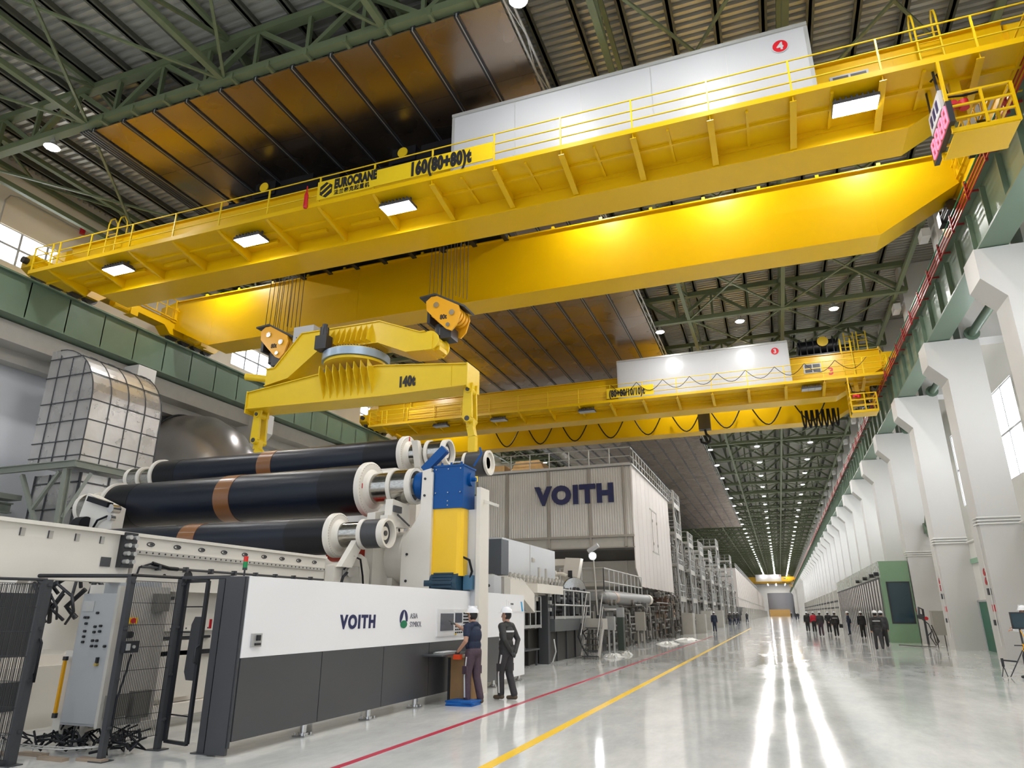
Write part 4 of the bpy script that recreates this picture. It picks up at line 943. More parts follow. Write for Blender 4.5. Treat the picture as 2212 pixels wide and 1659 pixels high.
b = MB(); b.path([(-8.6, 6.42, 1.0), (-8.58, 6.42, .9), (-8.58, 6.42, 1.35), (-8.62, 6.42, 1.4)], .015); b.build('cable', black, t)
t = thing('safety_gate', 'open framed safety gate between the mesh fence and the console', 'gate', (-7.5, 7.8, 0))
b = MB(); gx0, gx1 = -7.82, -7.42; gy = 7.86
# leaf ajar: from hinge at the left post
p, q = Vector((-7.8, 7.82, 0)), Vector((-7.33, 7.72, 0))
for c in (p, q): b.bar((c.x, c.y, .1), (c.x, c.y, 2.12), .045)
for z in (.1, .42, 1.45, 1.78, 2.12): b.bar((p.x, p.y, z), (q.x, q.y, z), .04 if z in (.1, 2.12) else .016)
b.bar((p.x, p.y, 2.16), (q.x+.45, q.y+.08, 2.16), .03)
b.build('gate_frame', dark, t)
b = MB(); d = (q-p).normalized(); m0 = p+d*.22
pr = [(m0, .95), (m0+d*.06, .85), (m0+d*.23, .85), (m0+d*.25, 1.65), (m0+d*.08, 1.65), (m0+d*.02, 1.55)]
vs = [(c.x, c.y-.01, z) for c, z in pr]+[(c.x, c.y+.01, z) for c, z in pr]
b.add(vs, [tuple(range(6)), tuple(range(6, 12))]+[(k, (k+1) % 6, 6+(k+1) % 6, 6+k) for k in range(6)]); b.build('lock_plate', anth, t)
b = MB(); e = q+Vector((0, -.05, 0)); b.path([(e.x, e.y+.04, 1.05), (e.x, e.y-.02, 1.08), (e.x, e.y-.02, 1.26), (e.x, e.y+.04, 1.29)], .014); b.build('gate_handle', dark, t)
b = MB()
for x, w_ in ((-7.12, .11), (-7.0, .09)): b.box(x-w_/2, x+w_/2, 7.74, 7.84, .01, 2.14)
b.bar((-7.85, 7.76, 2.17), (-7.0, 7.8, 2.17), .04); b.box(-7.24, -7.1, 7.7, 7.9, 0, .012); b.box(-7.1, -6.96, 7.7, 7.9, 0, .012)
b.build('gate_post', anth, t)
MB().box(-7.245, -7.235, 7.74, 7.78, 1.5, 1.62).build('warning_tag', red, t)
# grey cabinet with push buttons
t = thing('button_cabinet', 'light grey electrical cabinet with push buttons and a yellow edge strip', 'electrical cabinet', (-8.8, 7.5, .28))
b = MB(); b.box(-9.24, -8.40, 7.4, 7.75, .28, 1.96); b.box(-9.30, -8.35, 7.76, 7.9, .28, 2.12); c_ = b.build('cabinet_body', M('cab_grey', (.40, .41, .42), .35), t)
b = MB(); b.box(-9.21, -8.43, 7.385, 7.4, .31, 1.93); dr = b.build('cabinet_door', M('cab_grey', (0, 0, 0)), t)
b = MB(); b.box(-9.19, -8.98, 7.375, 7.385, 1.72, 1.86); b.build('label_plate', galv, dr)
b = MB()
for x, z in ((-8.88, 1.70), (-9.1, 1.64), (-9.05, 1.64), (-9.06, 1.56), (-9.06, 1.46), (-9.06, 1.39), (-9.06, 1.32), (-8.88, 1.52), (-8.88, 1.45), (-8.78, 1.53), (-8.78, 1.46), (-8.88, 1.34), (-8.88, 1.27), (-8.8, 1.34), (-8.8, 1.27), (-8.64, 1.27)): b.tube((x, 7.385, z), (x, 7.355, z), .018, n=10)
b.build('push_button', txt, dr)
b = MB(); b.box(-8.74, -8.71, 7.35, 7.385, 1.03, 1.13); b.m = 1; b.tube((-8.725, 7.34, 1.04), (-8.725, 7.385, 1.04), .022, n=10); b.build('door_handle', [txt, M('brass', (.6, .45, .15), .3, metal=1)], dr)
b = MB(); b.bar((-9.31, 7.36, .42), (-9.31, 7.36, 1.08), .035); b.m = 1; b.box(-9.34, -9.28, 7.34, 7.38, .36, .42); b.box(-9.34, -9.28, 7.34, 7.38, 1.08, 1.13); b.build('edge_strip', [M('strip_amber', (.75, .36, .0), .4), dark], t)
b = MB(); b.box(-9.40, -9.26, 7.42, 7.7, .1, 1.2); b.build('side_cover', mbeige, t)
# grey frame with boxes behind the fence
t = thing('junction_board', 'cream back plate with grey junction boxes and switch, behind the mesh fence', 'junction plate', (-8.4, 8.0, 0))
b = MB(); b.box(-8.38, -8.33, 7.2, 8.05, .3, 2.05); b.build('back_plate', stoneg, t)
for (y, z, w_, h_) in ((7.75, 1.72, .22, .24), (7.25, .42, .28, .26), (7.62, .36, .26, .34)):
    MB().box(-8.33, -8.22, y, y+w_, z, z+h_).build('junction_box', M('box_olive', (.16, .15, .13), .5), t)
b = MB(); b.tube((-8.33, 7.42, 1.60), (-8.24, 7.42, 1.60), .035, n=14); b.m = 1; b.box(-8.33, -8.26, 7.36, 7.50, 1.56, 1.64); b.build('isolator', [red, M('btn_yellow', (0, 0, 0))], t)
b = MB(); b.tube((-8.33, 7.42, 1.42), (-8.25, 7.42, 1.42), .045, n=14); b.build('connector', dark, t)
# cables on the floor under the cabinet
b = MB()
for i in range(46):
    x = -9.5+random.random()*1.6; y = 7.05+random.random()*.8; pts = [(x, y, .03+random.random()*.25)]
    for k in range(4): x += random.uniform(-.25, .25); y += random.uniform(-.12, .12); pts.append((x, y, .03+random.random()*.2))
    b.path(pts, random.uniform(.008, .018), 5)
tag(b.build('cable_tangle', black), 'tangle of black cables on the floor under the grey button cabinet', 'cables', kind='stuff')
b = MB(); P_ = [(-9.6, 7.0), (-9.3, 6.85), (-8.8, 6.8), (-8.3, 6.85), (-8.0, 7.1), (-7.95, 7.45)]
for o_ in (0, .12):
    b.path([(x, y-o_, .14) for x, y in P_], .008, 5)
for i in range(5):
    for k in range(5): u = k/5; a_, c_ = P_[i], P_[i+1]; x = a_[0]+(c_[0]-a_[0])*u; y = a_[1]+(c_[1]-a_[1])*u; b.path([(x, y, .14), (x, y-.12, .14)], .005, 4)
tag(b.build('cable_tray', galv), 'wire cable tray curving round the foot of the button cabinet', 'cable tray')
for i in range(12):
    if i > 3: break
    b = MB(); x = -9.7+i*.5; y = 6.75+.12*(i % 2); b.box(x, x+.42, y, y+.1, 0, .035)
    tag(b.build('wood_batten', M('batten', (.35, .27, .2), .7, nz=.2)), ['scrap wooden batten on the floor, nearest the dense mesh fence', 'scrap wooden batten on the floor, second from the left fence', 'scrap wooden batten on the floor, below the middle of the button cabinet', 'scrap wooden batten on the floor, nearest the fence post foot'][i], 'batten', 'wooden battens below the button cabinet')
# ================================================================ DUCTS AT THE LEFT WALL
t = thing('exhaust_duct', 'large square grey duct with ribbed grid and rounded top', 'duct', (-25.4, 19.6, 7.1))
ya, yb = 17.95, 21.25; xl, xr = -26.75, -24.0; R = 2.3
prof = [(xr, 7.1), (xr, 9.55)]+[(xr-R+R*math.cos(a*PI/2/10), 9.55+R*math.sin(a*PI/2/10)) for a in range(1, 11)]+[(xl, 11.85), (xl, 7.1)]
MB().prism(prof, 'y', ya, yb).build('duct_shell', ductm, t)
b = MB()
pw = prof[:-1]
for i in range(5):
    y = ya+(yb-ya)*i/4
    for k in range(len(pw)-2): p, q = pw[k], pw[k+1]; b.bar((p[0]+.01, y, p[1]), (q[0]+.01, y, q[1]), .035, .035)
for z in (7.35, 7.95, 8.75, 9.55): b.bar((xl, ya-.02, z), (xr+.03, ya-.02, z), .035); b.bar((xr+.02, ya, z), (xr+.02, yb, z), .035)
for a in (3.2, 6.2): x = xr-R+R*math.cos(a*PI/20); z = 9.55+R*math.sin(a*PI/20); b.bar((x+.02, ya, z+.02), (x+.02, yb, z+.02), .035); b.bar((xl, ya-.02, z), (x, ya-.02, z), .035)
for i in range(1, 4): x = xr-.72*i; b.bar((x, ya-.02, 7.1), (x, ya-.02, 11.0+.2*i), .03)
b.build('duct_rib', anth, t)
t = thing('exhaust_duct', 'lower square grey duct with dark ribs under the steel platform frame', 'duct', (-25.6, 20, 2.0))
MB().box(-26.6, -24.2, 18.3, 23.2, 0, 6.75).build('duct_shell', ductm, t)
b = MB()
for z in (4.4, 5.4, 6.4):
    b.bar((-26.6, 18.27, z), (-24.15, 18.27, z), .05); b.bar((-24.17, 18.3, z), (-24.17, 23.2, z), .05)
for i in range(5): y = 18.3+i*1.22; b.bar((-24.17, y, 2), (-24.17, y, 6.75), .05)
for i in range(4): x = -26.6+i*.8; b.bar((x, 18.27, 2), (x, 18.27, 6.75), .05)
b.build('duct_rib', anth, t)
t = thing('duct_support', 'grey green steel frame with diagonal braces carrying the big square duct', 'steel frame', (-25.5, 19, 0))
b = MB(); gg = M('frame_grey', (.24, .26, .22), .5)
b.ibeam((-28.6, 17.7, 6.95), (-23.8, 17.7, 6.95), .16, .26, .03); b.ibeam((-23.8, 17.7, 6.95), (-23.8, 23.8, 6.95), .16, .26, .03); b.ibeam((-23.95, 17.8, 0), (-24.3, 17.8, 6.8), .22, .22, .03, up=(0, 1, 0))
b.bar((-26.6, 17.75, 6.7), (-24.5, 17.75, 3.6), .13); b.bar((-25.7, 17.75, 5.3), (-24.6, 17.75, 6.7), .12); b.bar((-23.8, 18.4, 6.7), (-24.2, 17.9, 5.0), .12)
b.build('steel_section', gg, t)
t = thing('round_duct', 'huge round sheet metal duct elbow behind the square duct', 'duct', (-27, 26, 6))
b = MB(); pts = [(-29.0, 26.5+1.2, 8.6)]+[(-26.6+2.0*math.sin(a*PI/16), 26.6, 8.2+1.2*math.cos(a*PI/16)) for a in range(0, 9)]+[(-24.6, 26.6, 5.0)]
pts = [(-29.2, 26.8, 9.4), (-28.0, 26.8, 9.4), (-27.1, 26.8, 9.3), (-26.4, 26.8, 8.9), (-25.9, 26.8, 8.2), (-25.7, 26.8, 7.3), (-25.7, 26.8, 0)]
b.path(pts, 2.15, 40); b.build('duct_shell', M('duct_round', (.36, .345, .33), .3, metal=.6, nz=.12, ns=.8), t)
b = MB()
b.path([(-28.3, 26.8+2.2*math.cos(a*PI/20), 9.4+2.2*math.sin(a*PI/20)) for a in range(40)], .05, 6, close=True)
b.path([(-25.7+2.2*math.cos(a*PI/20), 26.8+2.2*math.sin(a*PI/20), 6.9) for a in range(40)], .05, 6, close=True)
b.build('duct_flange', anth, t)
t = thing('round_duct', 'pale round duct bend just above the highest roll', 'duct', (-27.5, 36, 4))
b = MB(); b.path([(-28.9, 36, 9.2), (-27.8, 36, 9.3), (-26.9, 36, 9.0), (-26.4, 36, 8.2), (-26.3, 36, 7.2), (-26.3, 36, 0)], 1.35, 30); b.build('duct_shell', white, t)
b = MB(); b.path([(-26.9+1.0*0, 36+1.42*math.cos(a*PI/15), 9.0+1.42*math.sin(a*PI/15)) for a in range(30)], .04, 6, close=True); b.build('duct_flange', dark, t)
# dark steelwork behind at the left
b = MB()
for z in (3.4, 4.6, 5.6): b.ibeam((-28, 14, z), (-28, 18.5, z), .3, .4, .05)
for y in (13, 16): b.ibeam((-28, y, 0), (-28, y, 6.2), .3, .3, .04, up=(0, 1, 0))
b.box(-28.4, -27.6, 12, 18.6, 5.9, 6.1)
tag(b.build('pipe_bridge', M('frame_grey', (0, 0, 0))), 'dark steel pipe bridge in front of the square duct', 'steel frame')
# ================================================================ DRYER HOOD WITH LETTERING
HX, HY, HZ = -8.3, 45.1, 11.15
corr = M('corrugated_white', (.60, .58, .54), .35, metal=.35, nz=.10, ns=.5)
t = thing('dryer_hood', 'huge corrugated white dryer hood with dark blue letters and a roof railing', 'dryer hood', (-14, 54, 3.3))
b = MB(); b.box(-19.6, HX-.12, HY+.12, 62.0, 5.75, HZ-.05); b.box(-19.6, HX-.12, HY+1.6, 62.0, 3.35, 5.75); b.build('hood_body', stoneg, t)
b = MB(); x = -19.6; p = .17; vs = []; n = 0
while x < HX-.05:
    for dx, dy in ((0, 0), (p*.25, -.05), (p*.5, -.05), (p*.75, 0)): vs.append((x+dx, HY+.1+dy, 6.5)); vs.append((x+dx, HY+.1+dy, HZ-.1)); n += 1
    x += p
b.add(vs, [(2*i, 2*i+2, 2*i+3, 2*i+1) for i in range(n-1)]); b.build('corrugated_front', corr, t)
b = MB()
for x in (-19.5, -17.15, -14.1, -11.2, -8.85): b.box(x-.07, x+.07, HY+.0, HY+.1, 5.75, HZ)
b.box(-19.6, HX, HY-.02, HY+.12, 6.42, 6.56); b.box(-19.6, HX, HY-.0, HY+.12, 5.72, 5.80); b.build('front_rib', M('rib_brown', (.33, .30, .26), .45, metal=.3), t)
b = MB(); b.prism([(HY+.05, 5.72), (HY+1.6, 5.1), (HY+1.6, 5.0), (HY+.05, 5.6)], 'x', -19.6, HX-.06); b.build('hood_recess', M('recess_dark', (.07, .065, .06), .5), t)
b = MB(); b.box(-19.6, HX-.1, HY+1.5, HY+1.6, 3.4, 5.0)
for x in (-16, -13.4, -11.4, -9.2): b.box(x-.05, x+.05, HY+1.42, HY+1.5, 3.4, 5.0)
b.build('lower_panel', stoneg, t)
b = MB(); nn = 10
for i in range(nn):
    y0 = HY+(62.0-HY)*i/nn; y1 = HY+(62.0-HY)*(i+1)/nn
    b.prism([(y0+.02, 3.35 if i else 4.4), (y1-.02, 3.3), (y1-.02, HZ-.05), (y0+.02, HZ-.05)], 'x', HX-.06, HX)
sp = b.build('side_panel', hoodp, t)
b = MB(); b.box(HX, HX+.03, 51.8, 54.9, 9.05, 9.15); b.box(HX, HX+.03, 52.2, 55.2, 5.95, 6.05); b.box(HX, HX+.02, 52.6, 52.64, 6.05, 9.05); b.box(HX, HX+.02, 54.8, 54.84, 6.05, 9.05)
for y, z in ((52.7, 8.3), (54.7, 8.3), (52.7, 6.6), (54.7, 6.6)): b.box(HX, HX+.06, y-.06, y+.06, z-.1, z+.1)
b.build('access_door', stoneg, sp)
MB().box(-19.8, HX+.12, HY-.15, 62.2, HZ-.04, HZ+.06).build('roof_edge', galv, t)
text('lettering', 'VOITH', 1.62, navy, t, (-14.95, HY-.02, 8.80), FRONT, sx=1.0, bold=.10, ext=.04, sp=1.17)
# railing of the hood roof
def rail_run(b, p, q, h=1.1, sp=1.5, r=.036, mids=(.55,)):
    p, q = Vector(p), Vector(q); n = max(1, round((q-p).length/sp))
    for i in range(n+1): c = p+(q-p)*i/n; b.tube(c, c+Vector((0, 0, h)), r, n=6)
    for z in tuple(mids)+(h,): b.tube(p+Vector((0, 0, z)), q+Vector((0, 0, z)), r, n=6)
    b.bar(p+Vector((0, 0, .06)), q+Vector((0, 0, .06)), .01, .1)
b = MB(); rail_run(b, (-19.7, HY, HZ+.05), (HX, HY, HZ+.05), 1.15, 1.45); rail_run(b, (HX, HY, HZ+.05), (HX, 66, HZ+.05), 1.15, 1.1); b.build('roof_railing', galv, t)
t2 = thing('roof_duct', 'copper reflecting duct hood on the dryer hood roof behind the railing', 'duct', (-16, 47, HZ))
b = MB(); b.prism([(-17.6, HZ+.06), (-17.0, HZ+1.1), (-15.2, HZ+1.1), (-14.6, HZ+.06)], 'y', 46.5, 49); b.box(-19.5, -17.7, 46, 48, HZ+.06, HZ+.8); b.build('duct_shell', M('duct_copper', (.55, .36, .16), .3, metal=.8, nz=.2), t2)
# stage floodlight in front of the hood
t = thing('work_light', 'white tubular work light with round reflector on a pole before the dryer hood', 'work light', (-8.2, 33, 1.5))
b = MB(); b.tube((-8.0, 33, 1.6), (-8.1, 33, 4.1), .04); b.build('pole', stoneg, t)
b = MB(); b.tube((-8.35, 33, 4.5), (-7.85, 33, 4.8), .12, n=18); b.build('lamp_housing', cabw, t)
b = MB(); b.lathe((-8.12, 32.95, 4.3), (.1, -1, -.2), [(0, .05), (.06, .2), (.1, .2)], 22); b.build('reflector', galv, t)
b = MB(); b.lathe((-8.11, 32.85, 4.28), (.1, -1, -.2), [(0, .13), (.02, .13)], 20); b.build('lamp_lens', flens, t)
# ================================================================ WET END EQUIPMENT BESIDE THE WALKWAY
t = thing('control_cabinet', 'dark blue grey tall cabinet beside the long white machine cover', 'electrical cabinet', (-8.2, 19.5, 0))
MB().box(-8.05, -7.40, 19.0, 19.6, 2.75, 3.76).build('cabinet_body', M('cab_slate', (.06, .07, .085), .35), t); b = MB(); b.box(-8.05, -7.38, 19.2, 19.7, 0, 2.7); b.box(-7.95, -7.6, 18.8, 19.2, 2.7, 2.76); b.build('stand', stoneg, t)
t = thing('control_cabinet', 'pair of light grey cabinets below the dark blue grey cabinet', 'electrical cabinet', (-7.8, 18.4, 0))
b = MB(); b.prism([(-7.75, 17.9), (-7.45, 17.75), (-7.2, 17.95), (-7.2, 18.5), (-7.75, 18.5)], 'z', .1, 2.68); b.build('cabinet_body', cabw, t)
b = MB(); b.tube((-7.47, 17.74, 2.3), (-7.47, 17.72, 2.3), .04); b.tube((-7.3, 17.8, 2.4), (-7.28, 17.78, 2.4), .04); b.box(-7.465, -7.455, 17.74, 17.76, .1, 2.68); b.build('knob', dark, t)
t = thing('machine_cover', 'long low white machine cover running towards the dryer hood', 'machine cover', (-8.3, 24, 2.8))
b = MB(); b.box(-8.6, -8.0, 20.6, 26.3, 2.9, 3.98); b.build('cover_shell', cabw, t); b = MB(); b.box(-8.0, -7.99, 23.3, 23.33, 2.9, 3.98); b.box(-8.0, -7.97, 23.5, 23.8, 3.4, 3.55); b.build('cover_joint', stoneg, t)
b = MB(); b.box(-8.6, -8.1, 20.6, 26.3, 2.1, 2.9); b.build('cover_base', mbeige, t)
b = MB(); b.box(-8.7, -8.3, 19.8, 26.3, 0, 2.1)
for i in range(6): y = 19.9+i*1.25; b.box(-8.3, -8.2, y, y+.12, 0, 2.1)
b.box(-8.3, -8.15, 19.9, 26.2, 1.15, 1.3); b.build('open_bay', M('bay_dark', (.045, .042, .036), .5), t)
b = MB(); rail_run(b, (-7.95, 20.2, 1.2), (-7.95, 24.3, 1.2), 1.05, .55, .025); b.build('railing', galv, t)
t = thing('bearing_beam', 'cream bearing housings and bolted beam under the white machine cover', 'bearing housing', (-7.8, 23, 0))
b = MB(); b.prism([(20.3, 2.2), (21.6, 2.2), (22.9, 1.7), (22.9, 2.3), (21.6, 2.75), (20.3, 2.75)], 'x', -8.1, -7.7); b.box(-8.0, -7.6, 22.9, 26.0, 2.35, 2.65); b.box(-7.9, -7.7, 19.9, 20.3, 1.8, 2.6); b.build('housing', mbeige, t)
b = MB()
for i in range(14): b.tube((-7.75, 20.6+i*.4, 2.68), (-7.7, 20.6+i*.4, 2.9), .05, n=8); b.box(-7.75, -7.6, 20.7+i*.4, 20.85+i*.4, 2.78, 2.86)
b.tube((-7.7, 23.4, 2.6), (-7.7, 23.4, 3.2), .05); b.tube((-7.7, 24.2, 2.6), (-7.7, 24.2, 3.2), .05); b.build('bolt', stoneg, t)
t = thing('steel_column', 'dark grey machine column with cables in front of the wet end platform', 'column', (-7.8, 24.8, 0))
MB().box(-8.1, -7.75, 24.5, 24.75, 0, 2.3).build('column_body', anth, t)
b = MB(); b.box(-7.75, -7.66, 24.55, 24.7, 2.0, 2.12); b.box(-7.75, -7.66, 24.55, 24.7, 1.75, 1.87); b.box(-7.75, -7.66, 24.55, 24.7, 2.25, 2.36); b.path([(-7.7, 24.8, 0.05), (-7.6, 24.9, .4), (-7.7, 25.0, .8)], .03); b.build('cable_clamp', galv, t)
def platform(label, x0, x1, y0, y1, z, m, cat='platform', rails=('f', 's'), h=1.05, stairs=None, fill=True):
    t = thing('service_platform', label, cat, ((x0+x1)/2, (y0+y1)/2, 0))
    b = MB(); b.box(x0, x1, y0, y1, z-.42, z); b.build('deck', m, t)
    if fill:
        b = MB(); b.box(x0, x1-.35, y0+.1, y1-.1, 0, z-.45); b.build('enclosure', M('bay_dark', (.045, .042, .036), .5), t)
        b = MB()
        for i in range(5): y = y0+(y1-y0)*i/4; b.box(x1-.36, x1-.3, y-.04, y+.04, 0, z-.4)
        b.build('leg', anth, t)
    b = MB()
    if 's' in rails: rail_run(b, (x1, y0, z), (x1, y1, z), h, 1.2, .036, (.5,))
    if 'f' in rails: rail_run(b, (x0, y0, z), (x1, y0, z), h, 1.0, .036, (.5,))
    b.build('railing', galv, t)
    return t
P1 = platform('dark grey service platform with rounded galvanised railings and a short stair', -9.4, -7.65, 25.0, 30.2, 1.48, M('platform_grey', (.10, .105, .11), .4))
def stair(t, x0, x1, ya, za, yb, zb, m, n=8, side=True):
    b = MB(); 
    for x in (x0, x1): b.prism([(ya, za), (ya, za-.32), (yb+.02, zb-.0), (yb-.22 if yb < ya else yb+.22, zb), ], 'x', x-.03, x+.03) if False else b.bar((x, ya, za-.12), (x, yb, zb+.06), .05, .26)
    b.build('stringer', m, t)
    b = MB()
    for i in range(n): f = (i+.5)/n; b.box(x0, x1, ya+(yb-ya)*f-.13, ya+(yb-ya)*f+.13, za+(zb-za)*f-.03, za+(zb-za)*f)
    b.build('tread', anth, t)
    b = MB()
    for x in (x0, x1): b.path([(x, ya, za+1.0), (x, yb, zb+1.0), (x, yb-.12*(1 if yb < ya else -1), zb+.9), (x, yb, zb+.45), (x, ya, za+.5)], .028, 6)
    b.build('handrail', galv, t)
b = MB(); b.box(-7.65, -6.75, 28.6, 29.5, 1.06, 1.48); b.build('landing', stoneg, P1)
stair(P1, -7.45, -6.78, 28.9, 1.45, 27.9, 0, stoneg, 7)
b = MB(); b.path([(-7.45, 28.1, 1.0), (-7.3, 28.0, .75), (-7.15, 28.0, .85), (-7.2, 28.0, 1.1), (-7.4, 28.1, 1.0)], .03, 6, close=False); b.path([(-7.5, 28.1, 1.3), (-7.6, 28.0, .8), (-7.4, 27.9, .4), (-7.2, 27.9, .1)], .035); tag(b.build('hose', dark), 'coiled dark hose hanging at the foot of the short platform stair', 'hose')
P2 = platform('light grey upper service platform with long galvanised railing below the dryer hood', -10.4, -8.1, 35.0, 45.5, 2.70, M('platform_light', (.33, .34, .34), .4), h=1.15, fill=False)
b = MB(); b.tube((-8.0, 34.5, 2.42), (-8.0, 46.4, 2.50), .30, n=24); b.lathe((-8.0, 34.5, 2.42), (0, -1, 0), [(0, .3), (.5, .24), (.8, .1)], 24); b.m = 1; b.tube((-8.0, 36.2, 2.43), (-8.0, 36.8, 2.43), .31, n=24); b.m = 2; b.tube((-8.0, 46.4, 2.5), (-8.0, 47.1, 2.5), .33, n=24)
tag(b.build('header_pipe', [M('pipe_paint', (.20, .20, .20), .4), M('copper_band', (.4, .3, .22), .4, metal=.6), mbeige]), 'thick grey header pipe with a rounded end below the upper service platform', 'pipe')
# big shiny round valve and frame near the platforms
t = thing('felt_press', 'cream press arm with reflective striped drum beside the upper platform', 'press frame', (-9, 32.5, 0))
b = MB(); b.prism([(-9.6, 2.6), (-8.9, 2.6), (-8.55, 4.15), (-9.3, 4.2)], 'y', 32.3, 32.8); b.box(-13.5, -9.0, 32.4, 32.9, 3.85, 4.15); b.box(-14, -8.9, 31.5, 33.5, 0, 2.4); b.build('frame', mbeige, t)
b = MB(); b.lathe((-8.9, 32.2, 2.75), (.4, -1, 0), [(-.3, .5), (.1, .55), (.3, .5), (.32, .1)], 26)
b.m = 1; b.path([(-9.5+.55*math.cos(a*.45), 32.0, 2.9+.55*math.sin(a*.45)) for a in range(2, 8)], .09, 10); b.build('drum', [chrome, mbeige], t)
MB().box(-9.18, -8.98, 32.25, 32.32, 3.3, 3.6).build('window_slot', dark, t)
# detail clutter: individual valves, boxes, pipes
def pipes(label, x0, x1, y0, y1, z0, z1, n, m, seed, name='pipework', cat='pipework', r=(.03, .09)):
    R = random.Random(seed); b = MB()
    for i in range(n):
        k = R.random(); rr = R.uniform(*r); x = R.uniform(x0, x1); y = R.uniform(y0, y1); z = R.uniform(z0, z1)
        if k < .45: b.tube((x, y, z0), (x, y, z), rr, n=8)
        elif k < .75: L = R.uniform(.5, (y1-y0)*.5); b.path([(x, y, z), (x, min(y1, y+L), z), (x, min(y1, y+L), max(z0, z-R.uniform(.3, 1.5)))], rr, 7)
        elif k < .9: b.path([(x0, y, z), (x, y, z), (x, y, z0)], rr, 7)
        else: s = rr*2.5; b.box(x-s, x+s, y-s*1.4, y+s*1.4, z-s, z+s)
    for i in range(n//3):
        x = x1-R.random()*.15; y = R.uniform(y0, y1); z = R.uniform(z0, z1); rr = R.uniform(.06, .14); b.tube((x-.08, y, z), (x+.05, y, z), rr, n=12)
    return tag(b.build(name, m), label, cat, kind='stuff')
gm = M('pipe_grey', (.17, .16, .145), .4, metal=.4, nz=.15)
pipes('dense grey pipework and valves under the short platform stair and upper platform', -9.6, -7.5, 31, 45, .05, 2.3, 150, gm, 3)
pipes('tangle of dark hoses and valves on top of the dark grey service platform', -9.3, -7.9, 25.2, 31, 1.5, 2.7, 70, anth, 4)
pipes('grey pipework between the dryer hood and the walkway', -9.6, -7.3, 46, 58, .05, 3.1, 150, gm, 5)
pipes('pale pipework and steam valves in front of the dryer hood', -14, -9.4, 27, 34, 2.2, 3.6, 60, mbeige, 6)
t = thing('drive_box', 'dark grey machine box under the thick header pipe', 'machine box', (-8.2, 33.5, 0))
MB().box(-8.7, -7.9, 33.6, 37.2, 1.3, 2.1).build('box_shell', M('platform_grey', (0, 0, 0)), t); MB().box(-8.6, -8.0, 33.8, 37, 0, 1.3).build('box_base', anth, t)
for i, (x, y, z0, z1, s, m, lab) in enumerate(((-7.35, 32.8, .95, 1.55, .24, galv, 'pale grey terminal box on twin pipes beside the platform stair'), (-6.75, 37.0, .85, 1.75, .30, M('cab_taupe', (.33, .31, .27), .5), 'beige terminal box on twin posts nearest the red line'), (-7.3, 34.8, 1.5, 1.95, .2, galv, 'small galvanised box with white label on a dark column'))):
    t = thing('terminal_box', lab, 'terminal box', (x, y, 0)); MB().box(x-s*.8, x+s*.8, y-.15, y+.15, z0, z1).build('box_shell', m, t)
    b = MB(); b.tube((x-s*.5, y, 0), (x-s*.5, y, z0), .05); b.tube((x+s*.5, y, 0), (x+s*.5, y, z0), .05); b.build('post', m, t)
b = MB(); b.box(-7.45, -7.15, 34.6, 34.85, 0, 1.5); tag(b.build('steel_post', M('post_green', (.05, .065, .055), .5)), 'dark green grey post between pipes under the header pipe', 'post')
for i, (x, y, s) in enumerate(((-6.5, 29.3, .5), (-6.3, 31.0, .35), (-6.2, 42.5, .8), (-5.9, 49, 1.1))):
    b = MB(); q_ = random.Random(i+3); s *= .8; N_ = 22; vs = [(x, y, .12)]
    for ring in (.35, .7, 1.0):
        for k in range(N_): a_ = 2*PI*k/N_; rr = s*ring*q_.uniform(.75, 1.25); vs.append((x+rr*math.cos(a_), y+1.3*rr*math.sin(a_), max(.005, (1-ring)*.16+q_.uniform(-.05, .07)*(ring < 1))))
    b.add(vs, [(0, 1+k, 1+(k+1) % N_) for k in range(N_)]+[(1+r_*N_+k, 1+r_*N_+(k+1) % N_, 1+(r_+1)*N_+(k+1) % N_, 1+(r_+1)*N_+k) for r_ in (0, 1) for k in range(N_)]); o = b.build('plastic_sheet', M('sheet_white', (.75, .75, .72), .35)); tag(o, ['low heap of white plastic sheet at the platform stair foot', 'small white plastic sheet heap beyond the short platform stair', 'white plastic sheet heap beside the red line end', 'white plastic sheet heap spread beyond the red line'][i], 'plastic sheet')
b = MB(); b.box(-9.4, -7.9, 21.5, 24.0, .5, .55); 
for x in (-9.3, -8.0):
    for y in (21.6, 23.9): b.box(x-.03, x+.03, y-.03, y+.03, 0, .5)
b.lathe((-8.4, 22.6, .55), (0, 0, 1), [(0, .45), (.15, .4), (.3, .2)], 9); tag(b.build('low_shelf', anth), 'low dark shelf with crumpled plastic just beyond the white end of the console', 'shelf')
# brown framed cabin and grey crates further on
t = thing('operator_cabin', 'brown control cabin with beige corner posts among the pipework', 'cabin', (-8.3, 58.5, 0))
MB().box(-9.5, -8.1, 56.2, 59.8, 0, 2.9).build('cabin_body', M('cabin_brown', (.16, .09, .06), .5), t); b = MB(); b.box(-8.12, -8.05, 59.4, 59.8, 0, 3.0); b.box(-9.5, -8.05, 56.1, 56.2, 0, 1.6); b.box(-8.12, -8.05, 56.1, 59.8, 0, 1.2); b.build('corner_post', M('cabin_beige', (.55, .38, .26), .5), t); MB().box(-8.05, -8.03, 57.0, 58.0, .55, 1.0).build('cabin_window', dark, t)
for i, (x, y, w_, h_) in enumerate(((-6.9, 62.0, .9, 1.7), (-6.3, 66.0, .8, 1.6), (-6.8, 78.0, 1.0, 1.9), (-6.6, 92, 1.2, 2.0))):
    b = MB(); b.box(x-w_, x, y, y+1.4, 0, h_); b.box(x-w_+.1, x-.1, y-.02, y, .2, h_-.2); tag(b.build('grey_cabinet', stoneg), 'beige grey floor cabinet along the machine, %s past the brown cabin' % nth(i), 'cabinet')
